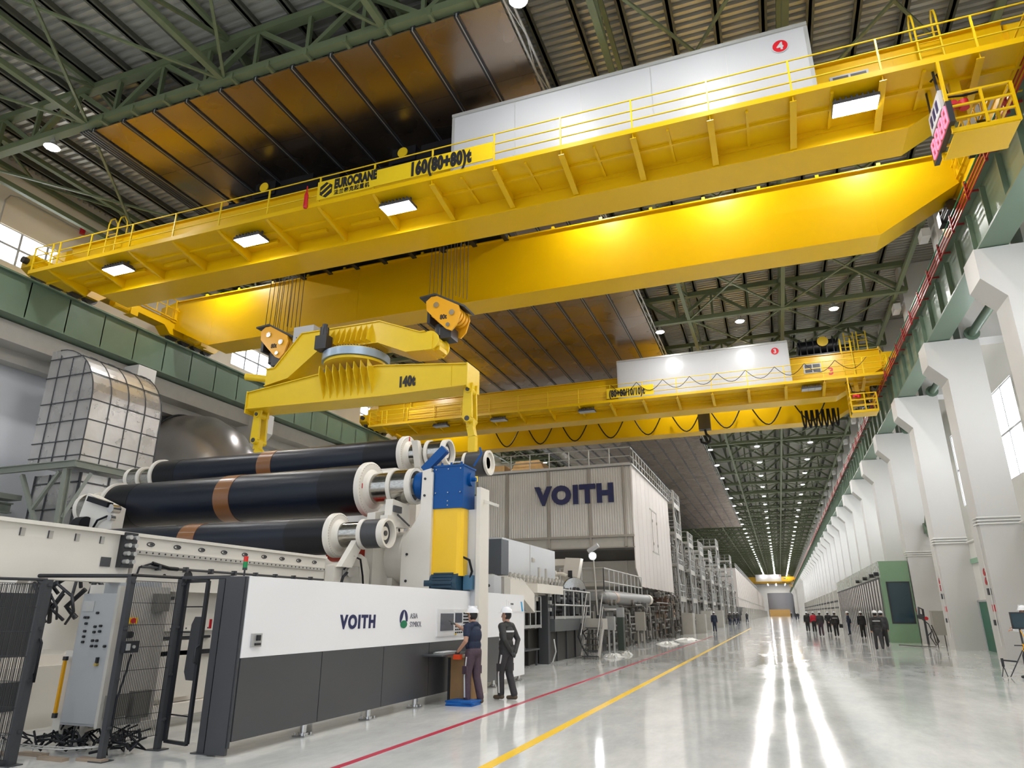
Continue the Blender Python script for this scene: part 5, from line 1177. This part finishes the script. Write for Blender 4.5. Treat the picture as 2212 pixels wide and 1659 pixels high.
# stair towers and dryer sections
def tower(y, zt, i):
    lab = 'galvanised stair tower with platforms and flights, %s beyond the dryer hood' % nth(i)
    t = thing('stair_tower', lab, 'stair tower', (-9.2, y, 0), 'stair towers along the machine')
    x0, x1 = -10.6, -8.0; y0, y1 = y, y+4.0; lv = []; z = 3.0
    while z <= zt: lv.append(z); z += 2.75
    b = MB()
    for x in (x0, x1):
        for yy in (y0, y1): b.bar((x, yy, 0), (x, yy, lv[-1]+1.1), .14)
    b.build('post', galv, t)
    b = MB()
    for z in lv: b.box(x0, x1, y0, y1-1.2, z-.12, z); b.box(x1-.05, x1+.02, y0, y1, z-.35, z)
    b.build('deck', stoneg, t)
    b = MB()
    for z in lv: rail_run(b, (x1, y0, z), (x1, y1, z), 1.1, 1.0, .03); rail_run(b, (x0, y0, z), (x1, y0, z), 1.1, 1.0, .03)
    b.build('railing', galv, t)
    b = MB(); prev = 0
    for k, z in enumerate(lv):
        ya, yb = (y0+.4, y1-.2) if k % 2 else (y1-.2, y0+.4)
        b.bar((x1-.15, yb, prev), (x1-.15, ya, z), .06, .26); b.bar((x1-.9, yb, prev), (x1-.9, ya, z), .06, .26); b.tube((x1-.1, yb, prev+1), (x1-.1, ya, z+1), .03, n=6)
        for s in range(9): f = (s+.5)/9; yy = yb+(ya-yb)*f; zz = prev+(z-prev)*f; b.box(x1-.9, x1-.15, yy-.13, yy+.13, zz, zz+.03)
        prev = z
    b.build('stair_flight', galv, t)
tw = ((63.5, 12.0), (73, 9.5), (84, 10.8), (96, 9.0), (110, 11.8), (125, 9.5), (142, 11.5))
for i, (y, zt) in enumerate(tw): tower(y, zt, i)
b = MB(); b.box(-18, -10.8, 62.3, 160, 0, 6.5)
for y in range(64, 160, 6): b.box(-18, -10.5, y, y+.5, 0, 9.5); b.tube((-18, y+3, 7.2), (-10.4, y+3, 7.2), .9, n=20)
tag(b.build('dryer_section', stoneg), 'grey frames and cylinders of the dryer section behind the stair towers', 'paper machine')
for i, (y0, y1) in enumerate(((62.5, 78), (78, 98), (98, 120), (120, 160))):
    pipes('dense pipework along the dryer section, %s stretch beyond the hood' % nth(i), -10.5, -8.4, y0, y1, .05, 8.5-.4*i, 190, M('pipe_pale', (.27, .255, .23), .4, metal=.3, nz=.2), 20+i, r=(.04, .16))
t = thing('far_hood', 'long pale second dryer hood running to the far end of the hall', 'dryer hood', (-13, 300, 0))
b = MB(); b.box(-18, -8.3, 165, 470, 3.0, 11.2); b.build('hood_body', hoodp, t)
b = MB()
for y in range(165, 470, 6): b.box(-8.3, -8.26, y, y+.25, 3.0, 11.2)
b.box(-8.32, -8.2, 165, 470, 4.8, 5.0); b.build('panel_joint', stoneg, t)
b = MB(); b.box(-17.5, -8.6, 165, 470, 0, 3.0); b.build('hood_base', anth, t)
b = MB(); rail_run(b, (-8.3, 165, 11.2), (-8.3, 330, 11.2), 1.1, 3, .04); b.build('roof_railing', galv, t)
b = MB()
for i in range(60): y = 168+i*5; b.box(-8.2, -7.2, y, y+2.5, 0, 1.2+.8*(i % 3))
tag(b.build('drive_cabinets', stoneg), 'row of tiny drive cabinets along the far hood', 'cabinets', kind='stuff')
# far end: yellow pallets, grey round tank
b = MB(); b.tube((1.5, 420, 0), (1.5, 420, 12), 7, n=40); tag(b.build('storage_tank', M('tank_grey', (.33, .33, .36), .5)), 'grey round tank at the far end of the hall under the tiny crane', 'tank')
b = MB(); b.box(-5, 5, 400, 402, 0, 3.4); tag(b.build('barrier_wall', M('barrier_orange', (.6, .36, .12), .5)), 'orange yellow barrier across the far end of the walkway', 'barrier')
# ================================================================ RIGHT SIDE
t = thing('control_booth', 'green control booth with a tall dark window beside the walkway', 'control booth', (6.8, 66, 0))
bx, by0, by1, bz = 6.02, 49.0, 84.0, 4.75
MB().box(bx+.03, 7.66, by0, by1, 0, bz).build('booth_wall', grn2, t)
b = MB(); b.box(bx, bx+.03, by0+.0, by1, 3.75, bz); b.build('side_cladding', M('clad_silver', (.55, .60, .52), .25, metal=.5, nz=.15, ns=1.2), t)
b = MB(); b.box(bx, bx+.03, by0+.6, by1, 0, 3.75); b.build('side_glazing', M('glaze_pale', (.58, .56, .52), .12, metal=.3), t)
b = MB()
for i in range(24): y = by0+.6+i*1.45; b.box(bx-.03, bx, y-.06, y+.06, 0, 3.75)
b.box(bx-.03, bx, by0+.6, by1, 3.7, 3.8); b.build('mullion', anth, t)
b = MB(); b.box(6.3, 7.58, by0-.03, by0, 1.08, 3.52); wf = b.build('window_frame', dark, t)
b = MB(); b.box(6.38, 7.50, by0-.04, by0-.03, 1.16, 3.44); b.build('window_pane', glassd, wf)
b = MB()
for y in (49.5, 52.0, 56, 61): b.tube((bx-.25, y, 4.0), (bx, y, 4.0), .12, n=12)
b.build('wall_lamp', dark, t)
# white electrical cabinets along the right beyond the booth
c0_ = None
for i in range(16):
    y = 90+i*7.5
    if c0_ is None:
        c0_ = o = thing('switch_cabinet', 'x', 'electrical cabinet', (7.0, y, 0), 'white switch cabinets beyond the green booth')
        MB().box(6.4, 7.6, y, y+6.6, 0, 4.2).build('cabinet_body', M('cab_cream', (.72, .69, .62), .4), o)
        b = MB()
        for k in range(6): b.box(6.38, 6.4, y+k*1.1+.03, y+k*1.1+.07, 0, 4.2); b.tube((6.37, y+k*1.1+.5, 3.0), (6.4, y+k*1.1+.5, 3.0), .12, n=10); b.tube((6.37, y+k*1.1+.5, 2.3), (6.4, y+k*1.1+.5, 2.3), .1, n=10)
        b.build('meter', anth, o)
    else: o = copy_tree(c0_, (7.0, y, 0))
    o['label'] = 'white switch cabinet with round meters, %s beyond the green booth' % nth(i)
# door in the right wall
d = bpy.data.objects.new('door_1', None); COL.objects.link(d); d.location = (9.1, 39.2, 0); struct(d)
MB().box(9.02, 9.1, 38.3, 40.15, 0, 2.2).build('door_leaf', M('door_green', (.01, .13, .075), .4), d)
b = MB(); b.box(8.98, 9.1, 40.15, 40.25, 0, 2.26); b.box(8.98, 9.1, 38.2, 38.3, 0, 2.26); b.box(8.98, 9.1, 38.2, 40.25, 2.2, 2.28); b.build('door_frame', cabw, d)
MB().box(8.95, 9.02, 38.5, 38.6, 1.0, 1.06).build('door_handle', steel, d)
struct(MB().box(9.05, 9.1, 37.0, 38.2, 0, 1.3).build('trim_1', M('dado_green', (.30, .50, .36), .5)))
struct(MB().box(9.02, 9.1, 33.3, 40.2, 3.98, 4.2).build('trim_2', M('dado_green', (0, 0, 0))))
# cable trays round the columns, conduits, signs
for i, y in enumerate((31.8, 40.3, 48.8)):
    b = MB()
    for z in (5.0, 5.12, 5.24): b.tube((7.62, y-.06, z), (9.1, y-.06, z), .035, n=8); b.tube((7.65, y-.06, z), (7.65, y+.6, z), .035, n=8)
    b.tube((9.05, y-7.1, 5.0), (9.05, y, 5.0), .05, n=8)
    b.tube((7.66, y+.3, 0.5), (7.66, y+.3, 5.1), .02, n=6)
    tag(b.build('conduit', white), 'grey conduits wrapped round the %s white column beside the walkway' % nth(i+1), 'conduit')
    t = thing('column_sign', 'red column number %s with switch boxes below' % ('66', '65', '64')[i], 'sign', (7.68, y+.5, 2.7))
    nm = ('66', '65', '64')[i]
    for k, ch in enumerate(nm): text('lettering', ch, .36, red, t, (7.685, y+.85, 3.1-.34*k), LEFTF, bold=.02, sx=1.4)
    b = MB(); b.box(7.6, 7.7, y+.3, y+.5, 2.35, 2.6); b.box(7.6, 7.7, y+.35, y+.5, 1.25, 1.45); b.build('switch_box', anth, t)
    b = MB(); b.box(7.67, 7.7, y+.25, y+.55, 1.75, 2.0); b.build('warning_plate', red, t)
b = MB()
k = 0
tag(thing('wall_brace', 'green diagonal brace tube between columns above the booth', 'brace', (8.9, 50, 2)))
o = bpy.data.objects['wall_brace']
b = MB(); b.tube((9.0, 41.8, 12.4), (9.0, 48.6, 6.6), .16, n=14); b.tube((9.0, 48.6, 6.6), (9.0, 42.0, 1.5), .16, n=14); b.box(8.8, 9.2, 48.3, 48.7, 6.3, 6.9); b.build('brace_tube', greenL, o)
for i in range(12):
    y = 24.6+8.5*(i-1); b = MB(); b.tube((8.9, y, 12.9), (8.9, y+7.2, 12.9), .17, n=12); b.tube((8.9, y, 12.9), (8.9, y+.06, 12.9), .3, n=12); b.tube((8.9, y+7.14, 12.9), (8.9, y+7.2, 12.9), .3, n=12)
    tag(b.build('longitudinal_strut', greenL), 'green tube strut between columns under the runway girder, %s bay' % nth(i), 'strut', 'green tube struts between the right columns')
t = thing('hose_cabinet', 'grey hose cabinet with tangled hoses standing beside the green booth', 'cabinet', (7.7, 43.6, 0))
MB().box(7.45, 8.0, 43.1, 43.7, .6, 1.8).build('cabinet_body', M('cab_taupe', (.33, .31, .27), .5), t); b = MB(); b.bar((7.5, 43.2, 0), (7.5, 43.2, .6), .04); b.bar((7.95, 43.6, 0), (7.95, 43.6, .6), .04); b.path([(7.4, 43.0, .2), (7.3, 43.0, .9), (7.2, 43.1, .5), (7.35, 42.9, .1), (7.5, 42.8, .3), (7.3, 42.9, 1.1)], .03); b.path([(7.3, 42.6, .05), (6.9, 43.6, .03), (6.4, 44.2, .03), (6.0, 45.5, .03)], .02); b.build('hose', rope, t)
t = thing('fire_pump', 'wall valve with red wheel and curved hose beside the green booth', 'valve', (7.7, 47.5, 0))
b = MB(); b.path([(7.8, 47.6, 0), (7.8, 47.6, 1.9), (7.6, 47.5, 2.0), (7.55, 47.4, 1.6)], .06); b.tube((7.6, 47.3, 1.5), (7.6, 47.6, 1.5), .15, n=14); b.path([(7.6, 47.3, 1.4), (7.9, 47.2, 1.1), (8.0, 47.2, .7), (7.7, 47.2, .4)], .03); b.build('pipe', anth, t); MB().tube((7.85, 47.2, 1.4), (7.85, 47.25, 1.4), .1, n=14).build('hand_wheel', red, t)

t = thing('wall_conduit', 'thin conduit with a red siren on the cream wall above the windows', 'conduit', (-29.5, 18, 17.6))
b = MB(); b.path([(-29.5, 16.3, 17.5), (-29.5, 16.3, 18.7), (-29.5, 16.45, 19.0), (-29.5, 16.8, 19.1), (-29.5, 19.8, 19.1)], .03); b.build('pipe', stoneg, t)
b = MB(); b.tube((-29.45, 19.85, 19.0), (-29.45, 19.85, 19.3), .12, n=14); b.build('siren', red, t)
# ================================================================ PEOPLE
skinm = M('skin', (.44, .24, .16), .5); hairm = M('hair_black', (.012, .010, .010), .5)
helm = M('helmet_white', (.82, .82, .84), .25); boot = M('boot_brown', (.10, .07, .045), .6); bootb = M('boot_black', (.02, .02, .02), .5)
refl = M('reflective_tape', (.75, .75, .75), .35); glove = M('glove_grey', (.035, .037, .04), .6)
def remesh(prims, vox, smooth=3):
    # prims: ('c', p, q, r1, r2, matkey) capsule or ('e', centre, (rx, ry, rz), matkey) ellipsoid, optional rotation
    b = MB(); info = []
    for p in prims:
        if p[0] == 'c':
            P0, P1, r1, r2 = Vector(p[1]), Vector(p[2]), p[3], p[4]; d = P1-P0; L = max(d.length, 1e-4); prof = []
            for a in range(0, 7): th = PI/2*a/6; prof.append((-r1*math.cos(th), max(r1*math.sin(th), 1e-4)))
            for a in range(0, 7): th = PI/2*(6-a)/6; prof.append((L+r2*math.cos(th), max(r2*math.sin(th), 1e-4)))
            b.lathe(P0, d, prof, 14)
        else:
            c, r = Vector(p[1]), p[2]; rows = []
            vs = []; n = 16; m = 10
            for i in range(m+1):
                th = PI*i/m
                for k in range(n): ph = 2*PI*k/n; vs.append((c.x+r[0]*math.sin(th)*math.cos(ph), c.y+r[1]*math.sin(th)*math.sin(ph), c.z+r[2]*math.cos(th)))
            b.add(vs, [(i*n+k, i*n+(k+1) % n, (i+1)*n+(k+1) % n, (i+1)*n+k) for i in range(m) for k in range(n)])
    me = bpy.data.meshes.new('tmp'); me.from_pydata(b.v, [], b.f)
    ob = bpy.data.objects.new('tmp', me); COL.objects.link(ob)
    md = ob.modifiers.new('r', 'REMESH'); md.mode = 'VOXEL'; md.voxel_size = vox; md.use_smooth_shade = True
    if smooth: s = ob.modifiers.new('s', 'SMOOTH'); s.factor = .5; s.iterations = smooth
    bpy.context.view_layer.update()
    out = bpy.data.meshes.new_from_object(ob.evaluated_get(bpy.context.evaluated_depsgraph_get()))
    bpy.data.objects.remove(ob); bpy.data.meshes.remove(me); return out
def person(name_label, group, loc, rz, pose, cols, vox=.012, scale=1.0, extras=True):
    import numpy as np
    # local frame: facing +X, left hand side is +Y
    J = dict(hipL=(0, .09, .93), hipR=(0, -.09, .93), kneeL=(.02, .10, .50), kneeR=(.02, -.10, .50), ankL=(0, .11, .09), ankR=(0, -.11, .09),
             shL=(0, .19, 1.43), shR=(0, -.19, 1.43), elL=(-.02, .25, 1.14), elR=(-.02, -.25, 1.14), wrL=(.06, .26, .90), wrR=(.06, -.26, .90),
             footL=(1, 0), footR=(1, 0), head=(.01, 0, 1.63), look=0.0)
    J.update(pose); V = lambda k: Vector(J[k]); P = []
    tr, sh, sl = 't', 's', ('s' if cols.get('sleeves', True) else 'k')
    for s in 'LR':
        h, k, a = V('hip'+s), V('knee'+s), V('ank'+s)
        P.append(('c', h, k, .108, .082, tr)); P.append(('c', k, a+Vector((0, 0, .03)), .080, .072, tr))
        f = Vector((*J['foot'+s], 0)).normalized()
        P.append(('c', a-f*.03-Vector((0, 0, .035)), a+f*.15-Vector((0, 0, .05)), .048, .040, 'b'))
        P.append(('c', a-Vector((0, 0, .01)), a+Vector((0, 0, .03)), .05, .05, 'b'))
    P.append(('e', (-.01, 0, .96), (.14, .185, .13), tr))
    P.append(('e', (.01, 0, 1.08), (.148, .182, .15), sh)); P.append(('e', (.0, 0, 1.27), (.142, .192, .20), sh))
    if cols.get('sleeves', True): P.append(('c', (.0, .07, 1.0), (.0, -.07, 1.0), .128, .128, sh))
    P.append(('c', V('shL')+Vector((0, -.05, .0)), V('shR')+Vector((0, .05, .0)), .088, .088, sh))
    if cols.get('coat'): P.append(('e', (0, 0, .92), (.14, .195, .26), sh))
    for s in 'LR':
        a, e, w_ = V('sh'+s), V('el'+s), V('wr'+s); mid = a+(e-a)*.55
        P.append(('c', a, mid, .080, .070, sh)); P.append(('c', mid, e, .066 if sl == 's' else .050, .058 if sl == 's' else .045, sl))
        P.append(('c', e, w_, .056 if sl == 's' else .044, .045 if sl == 's' else .030, sl))
        d = (w_-e).normalized(); up = Vector(J.get('palm'+s, (0, 0, 1))); side = d.cross(up).normalized(); nrm = side.cross(d).normalized()
        hk = 'g' if cols.get('gloves') else 'k'; c0 = w_+d*.02; c1 = w_+d*.085
        for o in (-.028, -.01, .01, .028): P.append(('c', w_+d*.01+side*o*.6, c1+side*o, .017, .014, hk))
        curl = J.get('curl'+s, .5); pt = J.get('point'+s, False)
        for i, o in enumerate((-.031, -.0105, .0105, .031)):
            L = (.062, .075, .07, .055)[i]; cc = 0.05 if (pt and i == 0) else curl
            if pt and i == 0: L = .08
            p0 = c1+side*o; d1 = (d*math.cos(cc)-nrm*math.sin(cc)); p1 = p0+d1*L*.5; d2 = (d*math.cos(cc*2.4)-nrm*math.sin(cc*2.4)); p2 = p1+d2*L*.5
            P.append(('c', p0, p1, .0115, .0105, hk)); P.append(('c', p1, p2, .0105, .009, hk))
        ts = side*(-.035); t0 = w_+d*.03+ts*.7; t1 = t0+d*.035+ts*.8-nrm*.01; P.append(('c', t0, t1, .015, .013, hk)); P.append(('c', t1, t1+d*.03+ts*.15-nrm*.012, .012, .010, hk))
    hd = V('head'); lk = J['look']; F = Vector((math.cos(lk), math.sin(lk), 0)); S = Vector((-math.sin(lk), math.cos(lk), 0)); U = Vector((0, 0, 1))
    P.append(('c', (hd.x*.3-.01, 0, 1.44), (hd.x-.01, hd.y, 1.58), .058, .052, 'k'))
    P.append(('e', hd+Vector((0, 0, .03)), (.098, .080, .115) if abs(math.cos(lk)) > .7 else (.085, .092, .115), 'k'))
    P.append(('c', hd+F*.03-U*.05, hd+F*.055-U*.075, .048, .038, 'k'))
    P.append(('c', hd+F*.092+U*.015, hd+F*.108-U*.012, .010, .014, 'k'))
    for s in (-1, 1): P.append(('c', hd+S*s*.084+U*.02+F*.005, hd+S*s*.09-U*.015+F*.01, .014, .011, 'k'))
    P.append(('c', hd+F*.085-U*.045+S*.02, hd+F*.085-U*.045-S*.02, .011, .011, 'k'))
    if cols.get('collar', True): P.append(('c', (-.02, .05, 1.475), (-.02, -.05, 1.475), .06, .06, sh))
    me = remesh(P, vox)
    keys = ['t', 's', 'k', 'b', 'g']; mm = [cols['t'], cols['s'], skinm, cols.get('b', bootb), glove]
    for m_ in mm: me.materials.append(m_)
    n = len(me.polygons); co = np.empty(n*3, dtype=np.float32); me.polygons.foreach_get('center', co); co = co.reshape(n, 3)
    best = np.full(n, 1e9); idx = np.zeros(n, dtype=np.int32)
    for p in P:
        if p[0] == 'c':
            a, q = np.array(p[1]), np.array(p[2]); d = q-a; u = np.clip(((co-a)@d)/max(d@d, 1e-9), 0, 1); dist = np.linalg.norm(co-(a+u[:, None]*d), axis=1)-(p[3]+(p[4]-p[3])*u)
        else:
            r = np.array(p[2]); dist = (np.linalg.norm((co-np.array(p[1]))/r, axis=1)-1)*r.min()
        k = keys.index(p[-1]); mk = dist < best; best[mk] = dist[mk]; idx[mk] = k
    idx[(co[:, 2] > 1.60) & (idx == 1)] = 2
    me.polygons.foreach_set('material_index', idx); me.polygons.foreach_set('use_smooth', [True]*n)
    t = thing('person', name_label, 'person', (0, 0, 0), group)
    o = bpy.data.objects.new('body', me); COL.objects.link(o); o.parent = t
    # hard hat
    b = MB(); hc = hd+U*.085; vs = []; nn = 24; mm_ = 8
    for i in range(mm_+1):
        th = PI/2*i/mm_
        for k in range(nn): ph = 2*PI*k/nn; q = hc+F*(.128*math.cos(th)*math.cos(ph))+S*(.108*math.cos(th)*math.sin(ph))+U*(.115*math.sin(th)+.008*max(0, math.cos(2*ph))*0); vs.append(q)
    b.add(vs, [(i*nn+k, i*nn+(k+1) % nn, (i+1)*nn+(k+1) % nn, (i+1)*nn+k) for i in range(mm_) for k in range(nn)], True)
    vs = []
    for rr, zz in ((0, 0), (1, -.012)):
        for k in range(nn): ph = 2*PI*k/nn; e = .018+.045*max(0, math.cos(ph))**3; vs.append(hc+F*((.128+rr*e)*math.cos(ph))+S*((.108+rr*e)*math.sin(ph))+U*zz)
    b.add(vs, [(k, (k+1) % nn, nn+(k+1) % nn, nn+k) for k in range(nn)], True)
    b.bar(hc-F*.1+U*.07, hc+F*.1+U*.075, .03, .10); b.build('helmet', helm, t)
    b = MB(); vs = []
    for i in range(5):
        z = .075-.035*i; q_ = math.sqrt(max(.05, 1-((z-.03)/.115)**2))*1.12
        for k in range(13): ph = PI*.47+PI*1.06*k/12; vs.append(hd+F*(.098*q_*math.cos(ph))+S*(.080*q_*math.sin(ph))+U*(z))
    b.add(vs, [(i*13+k, i*13+k+1, (i+1)*13+k+1, (i+1)*13+k) for i in range(4) for k in range(12)], True); b.build('hair', hairm, t)
    b = MB()
    for s in (-1, 1): b.tube(hd+F*.088+S*s*.032+U*.022, hd+F*.096+S*s*.032+U*.022, .011, n=10); b.bar(hd+F*.092+S*s*.018+U*.042, hd+F*.088+S*s*.05+U*.042, .008)
    b.m = 1; b.bar(hd+F*.098-S*.022-U*.046, hd+F*.098+S*.022-U*.046, .006); b.build('facial_features', [hairm, M('lips', (.3, .1, .08), .5)], t)
    if cols.get('tape'):
        b = MB()
        if 'chest' in cols['tape']:
            pts = [(.143*math.cos(a*2*PI/24), .196*math.sin(a*2*PI/24), 1.33) for a in range(24)]
            for i in range(24): b.bar(pts[i], pts[(i+1) % 24], .008, .035)
        if 'leg' in cols['tape']:
            for s, sg in (('L', 1), ('R', -1)):
                h, k, a = V('hip'+s), V('knee'+s), V('ank'+s); o1 = Vector((0, sg*.104, -.06)); o2 = Vector((0, sg*.080, 0)); o3 = Vector((0, sg*.072, .04))
                b.bar(h+o1, k+o2, .012, .03, up=(1, 0, 0)); b.bar(k+o2, a+o3, .012, .03, up=(1, 0, 0))
        b.build('reflective_stripe', refl, t)
    if cols.get('t_pocket'):
        b = MB()
        for s, sg in (('L', 1), ('R', -1)):
            k, h = V('knee'+s), V('hip'+s); c = k+(h-k)*.30+Vector((0, sg*.085, 0)); b.box(c.x-.06, c.x+.06, c.y-.008, c.y+.022, c.z-.08, c.z+.07)
        b.build('cargo_pocket', cols['t'], t)
    t.location = loc; t.rotation_euler = (0, 0, rz); t.scale = (scale,)*3
    return t
purp = M('trousers_plum', (.075, .045, .062), .7, nz=.15, ns=20, bump=.9, bs=11); navyc = M('polo_navy', (.006, .014, .045), .65, nz=.1, ns=15, bump=.7, bs=9)
charc = M('jacket_charcoal', (.028, .028, .028), .65, nz=.2, ns=18, bump=.9, bs=11); dkg = M('coverall_grey', (.045, .043, .048), .65, nz=.15, ns=15)
blk = M('coverall_black', (.012, .012, .014), .6); redj = M('jacket_red', (.50, .01, .03), .6); nav2 = M('work_navy', (.012, .02, .045), .6)
# man in navy polo working the panel
manA = person('man in white hard hat, navy polo and plum trousers, pressing the console panel', None, (-5.88, 13.58, 0), PI-.35,
    dict(shR=(.06, -.17, 1.42), elR=(.32, -.14, 1.33), wrR=(.54, -.02, 1.47), palmR=(0, 0, 1), pointR=True, curlR=1.1,
         elL=(-.06, .29, 1.17), wrL=(.14, .30, .97), palmL=(0, 1, .2), curlL=1.0, kneeL=(.05, .12, .50), ankL=(.02, .14, .09), kneeR=(.0, -.10, .50), ankR=(-.10, -.11, .09), look=.15, head=(.04, 0, 1.63)),
    dict(t=purp, s=navyc, sleeves=False, gloves=True, b=boot, tape=('leg',), t_pocket=True), .011)
manB = person('man in white hard hat and charcoal jacket, arms behind his back', None, (-5.50, 14.45, 0), PI-.2,
    dict(elL=(-.12, .27, 1.16), wrL=(-.17, .10, .95), palmL=(-1, 0, 0), curlL=.8, elR=(-.12, -.27, 1.16), wrR=(-.17, -.08, .92), palmR=(-1, 0, 0), curlR=.8,
         kneeL=(.10, .07, .50), ankL=(.12, .02, .09), kneeR=(-.02, -.08, .50), ankR=(-.16, -.05, .09), look=.35, head=(.0, 0, 1.63)),
    dict(t=M('trousers_dark', (.035, .032, .035), .7, nz=.15, ns=18, bump=.9, bs=11), s=charc, gloves=True, b=boot, tape=('chest', 'leg'), t_pocket=True), .011)
t = thing('hand_tool', 'orange red hand tool held by the man in the navy polo', 'hand tool', (-6.12, 13.34, .82))
b = MB(); b.cbox((-6.12, 13.34, .87), (.14, .13, .09)); b.build('tool_body', M('tool_red', (.65, .06, .01), .4), t); b = MB(); b.tube((-6.11, 13.36, .90), (-6.09, 13.38, .98), .016, n=10); b.build('tool_grip', glove, t)
b = MB(); b.box(-6.35, -6.12, 13.75, 14.0, .88, .895); tag(b.build('notepad', panelw), 'white sheet lying on the carton lid beside the man in navy', 'paper')
walk1 = dict(kneeL=(.16, .10, .52), ankL=(.22, .10, .10), kneeR=(-.04, -.09, .50), ankR=(-.22, -.10, .14), elL=(-.08, .25, 1.15), wrL=(-.02, .25, .92), elR=(.06, -.25, 1.15), wrR=(.18, -.22, .95))
stand1 = dict(); behind = dict(elL=(-.12, .27, 1.16), wrL=(-.16, .08, .95), elR=(-.12, -.27, 1.16), wrR=(-.16, -.08, .93), palmL=(-1, 0, 0), palmR=(-1, 0, 0))
G = 'workers walking down the hall'
crowd = [
 ('person in red jacket and black trousers', (2.85, 73, 0), PI/2, stand1, dict(t=blk, s=redj)),
 ('person in black standing just beyond the red jacket', (2.35, 75, 0), PI/2, stand1, dict(t=blk, s=blk)),
 ('person in dark plum coverall walking next to the red jacket', (2.80, 60.0, 0), PI/2, walk1, dict(t=purp, s=dkg)),
 ('person with hands behind, between the plum coverall and the bag carrier', (4.0, 71, 0), PI/2, behind, dict(t=blk, s=blk)),
 ('person with a light shoulder band carrying a dark bag', (3.80, 59.3, 0), PI/2-.1, walk1, dict(t=blk, s=charc, tape=('chest',))),
 ('person in navy work clothes seen side on, standing alone', (5.2, 65.5, 0), PI*.95, behind, dict(t=nav2, s=nav2)),
 ('person in black jacket walking alone beside the booth glazing', (5.45, 57.8, 0), PI/2, stand1, dict(t=blk, s=blk)),
 ('person in charcoal coat with a light back band, by the booth', (4.30, 39.0, 0), PI/2+.05, walk1, dict(t=dkg, s=charc, tape=('chest',), coat=True)),
 ('person in dark clothes half hidden behind the long charcoal coat', (4.98, 42.6, 0), PI/2, stand1, dict(t=blk, s=dkg)),
 ('person in navy overalls standing at the grey cabinets beside the machine', (-5.9, 70.5, 0), PI/2, stand1, dict(t=nav2, s=nav2)),
]
for lab, loc, rz, ps, cl in crowd:
    person(lab, G, loc, rz, ps, dict(cl, gloves=False), .022)
t = thing('shoulder_bag', 'black bag hanging at the side of the walker with the light shoulder band', 'bag', (4.12, 59.2, .7)); b = MB(); b.cbox((4.15, 59.2, .78), (.22, .35, .26)); b.build('bag_body', blk, t); b = MB(); b.path([(4.12, 59.1, .9), (4.05, 59.2, 1.05), (4.12, 59.3, .9)], .012); b.build('strap', blk, t)
# far visitors: copies of one walker
pa = [(-6.6, 104), (-6.2, 108), (-7.0, 112), (-6.4, 121), (-6.9, 128), (-5.8, 140), (6.0, 150), (5.2, 163), (3.6, 190), (2.9, 214), (4.4, 205), (6.0, 178)]
src = bpy.data.objects[[o.name for o in bpy.data.objects if o.get('label', '').startswith('person in black jacket walking alone')][0]]
for i, (x, y) in enumerate(pa):
    if i == 0: src2 = person('x', 'distant workers', (x, y, 0), PI/2, walk1, dict(t=nav2, s=charc), .03); o = src2
    else: o = copy_tree(src2, (x, y, 0), rz=PI/2+(.5 if i % 2 else -.3))
    o['label'] = ('tiny distant worker along the machine, %s past the navy overalls' % nth(i)) if i < 6 else ('tiny distant worker on the walkway, %s beyond the red jacket' % nth(i-6))
# person at the right edge with a screen on a stand
manC = person('person in white hard hat behind a black screen on a stand', None, (6.42, 23.95, 0), PI-.1,
    dict(kneeL=(.20, .12, .55), ankL=(.22, .13, .09), ankR=(.05, -.12, .09), elL=(.12, .25, 1.2), wrL=(.30, .2, 1.25), elR=(.1, -.25, 1.2), wrR=(.3, -.2, 1.2)), dict(t=dkg, s=panelw, gloves=False, tape=('leg',)), .018, 1.04)
t = thing('screen_stand', 'black screen on a tripod stand with orange cable', 'screen', (6.0, 23.7, 0))
b = MB(); b.box(5.98, 6.34, 23.6, 23.68, 1.28, 1.72); b.build('screen_housing', dark, t); b = MB(); b.box(6.0, 6.32, 23.59, 23.6, 1.31, 1.69); b.build('screen_glass', glassd, t)
b = MB(); b.tube((6.16, 23.7, .75), (6.16, 23.7, 1.3), .025); b.bar((5.95, 23.7, .85), (6.4, 23.7, .85), .03)
for a in (0.3, 2.4, 4.5): b.tube((6.16, 23.7, .8), (6.16+.5*math.cos(a), 23.7+.5*math.sin(a), .02), .014)
b.build('tripod', anth, t); b = MB(); b.path([(6.16, 23.66, 1.25), (6.22, 23.6, 1.0), (6.1, 23.62, .75), (6.2, 23.6, .6), (6.12, 23.6, .9)], .014); b.build('cable', orange, t)
t = thing('camera_tripod', 'small dark tripod tool standing on the floor beside the screen', 'tripod', (5.6, 24, 0))
b = MB(); b.tube((5.66, 24, .28), (5.66, 24, .5), .035); b.bar((5.66, 24, .45), (6.0, 24, .42), .04); b.tube((5.66, 24, .3), (5.72, 24, .02), .012); b.tube((5.66, 24, .3), (5.6, 24.05, .02), .012); b.build('tripod_body', dark, t)
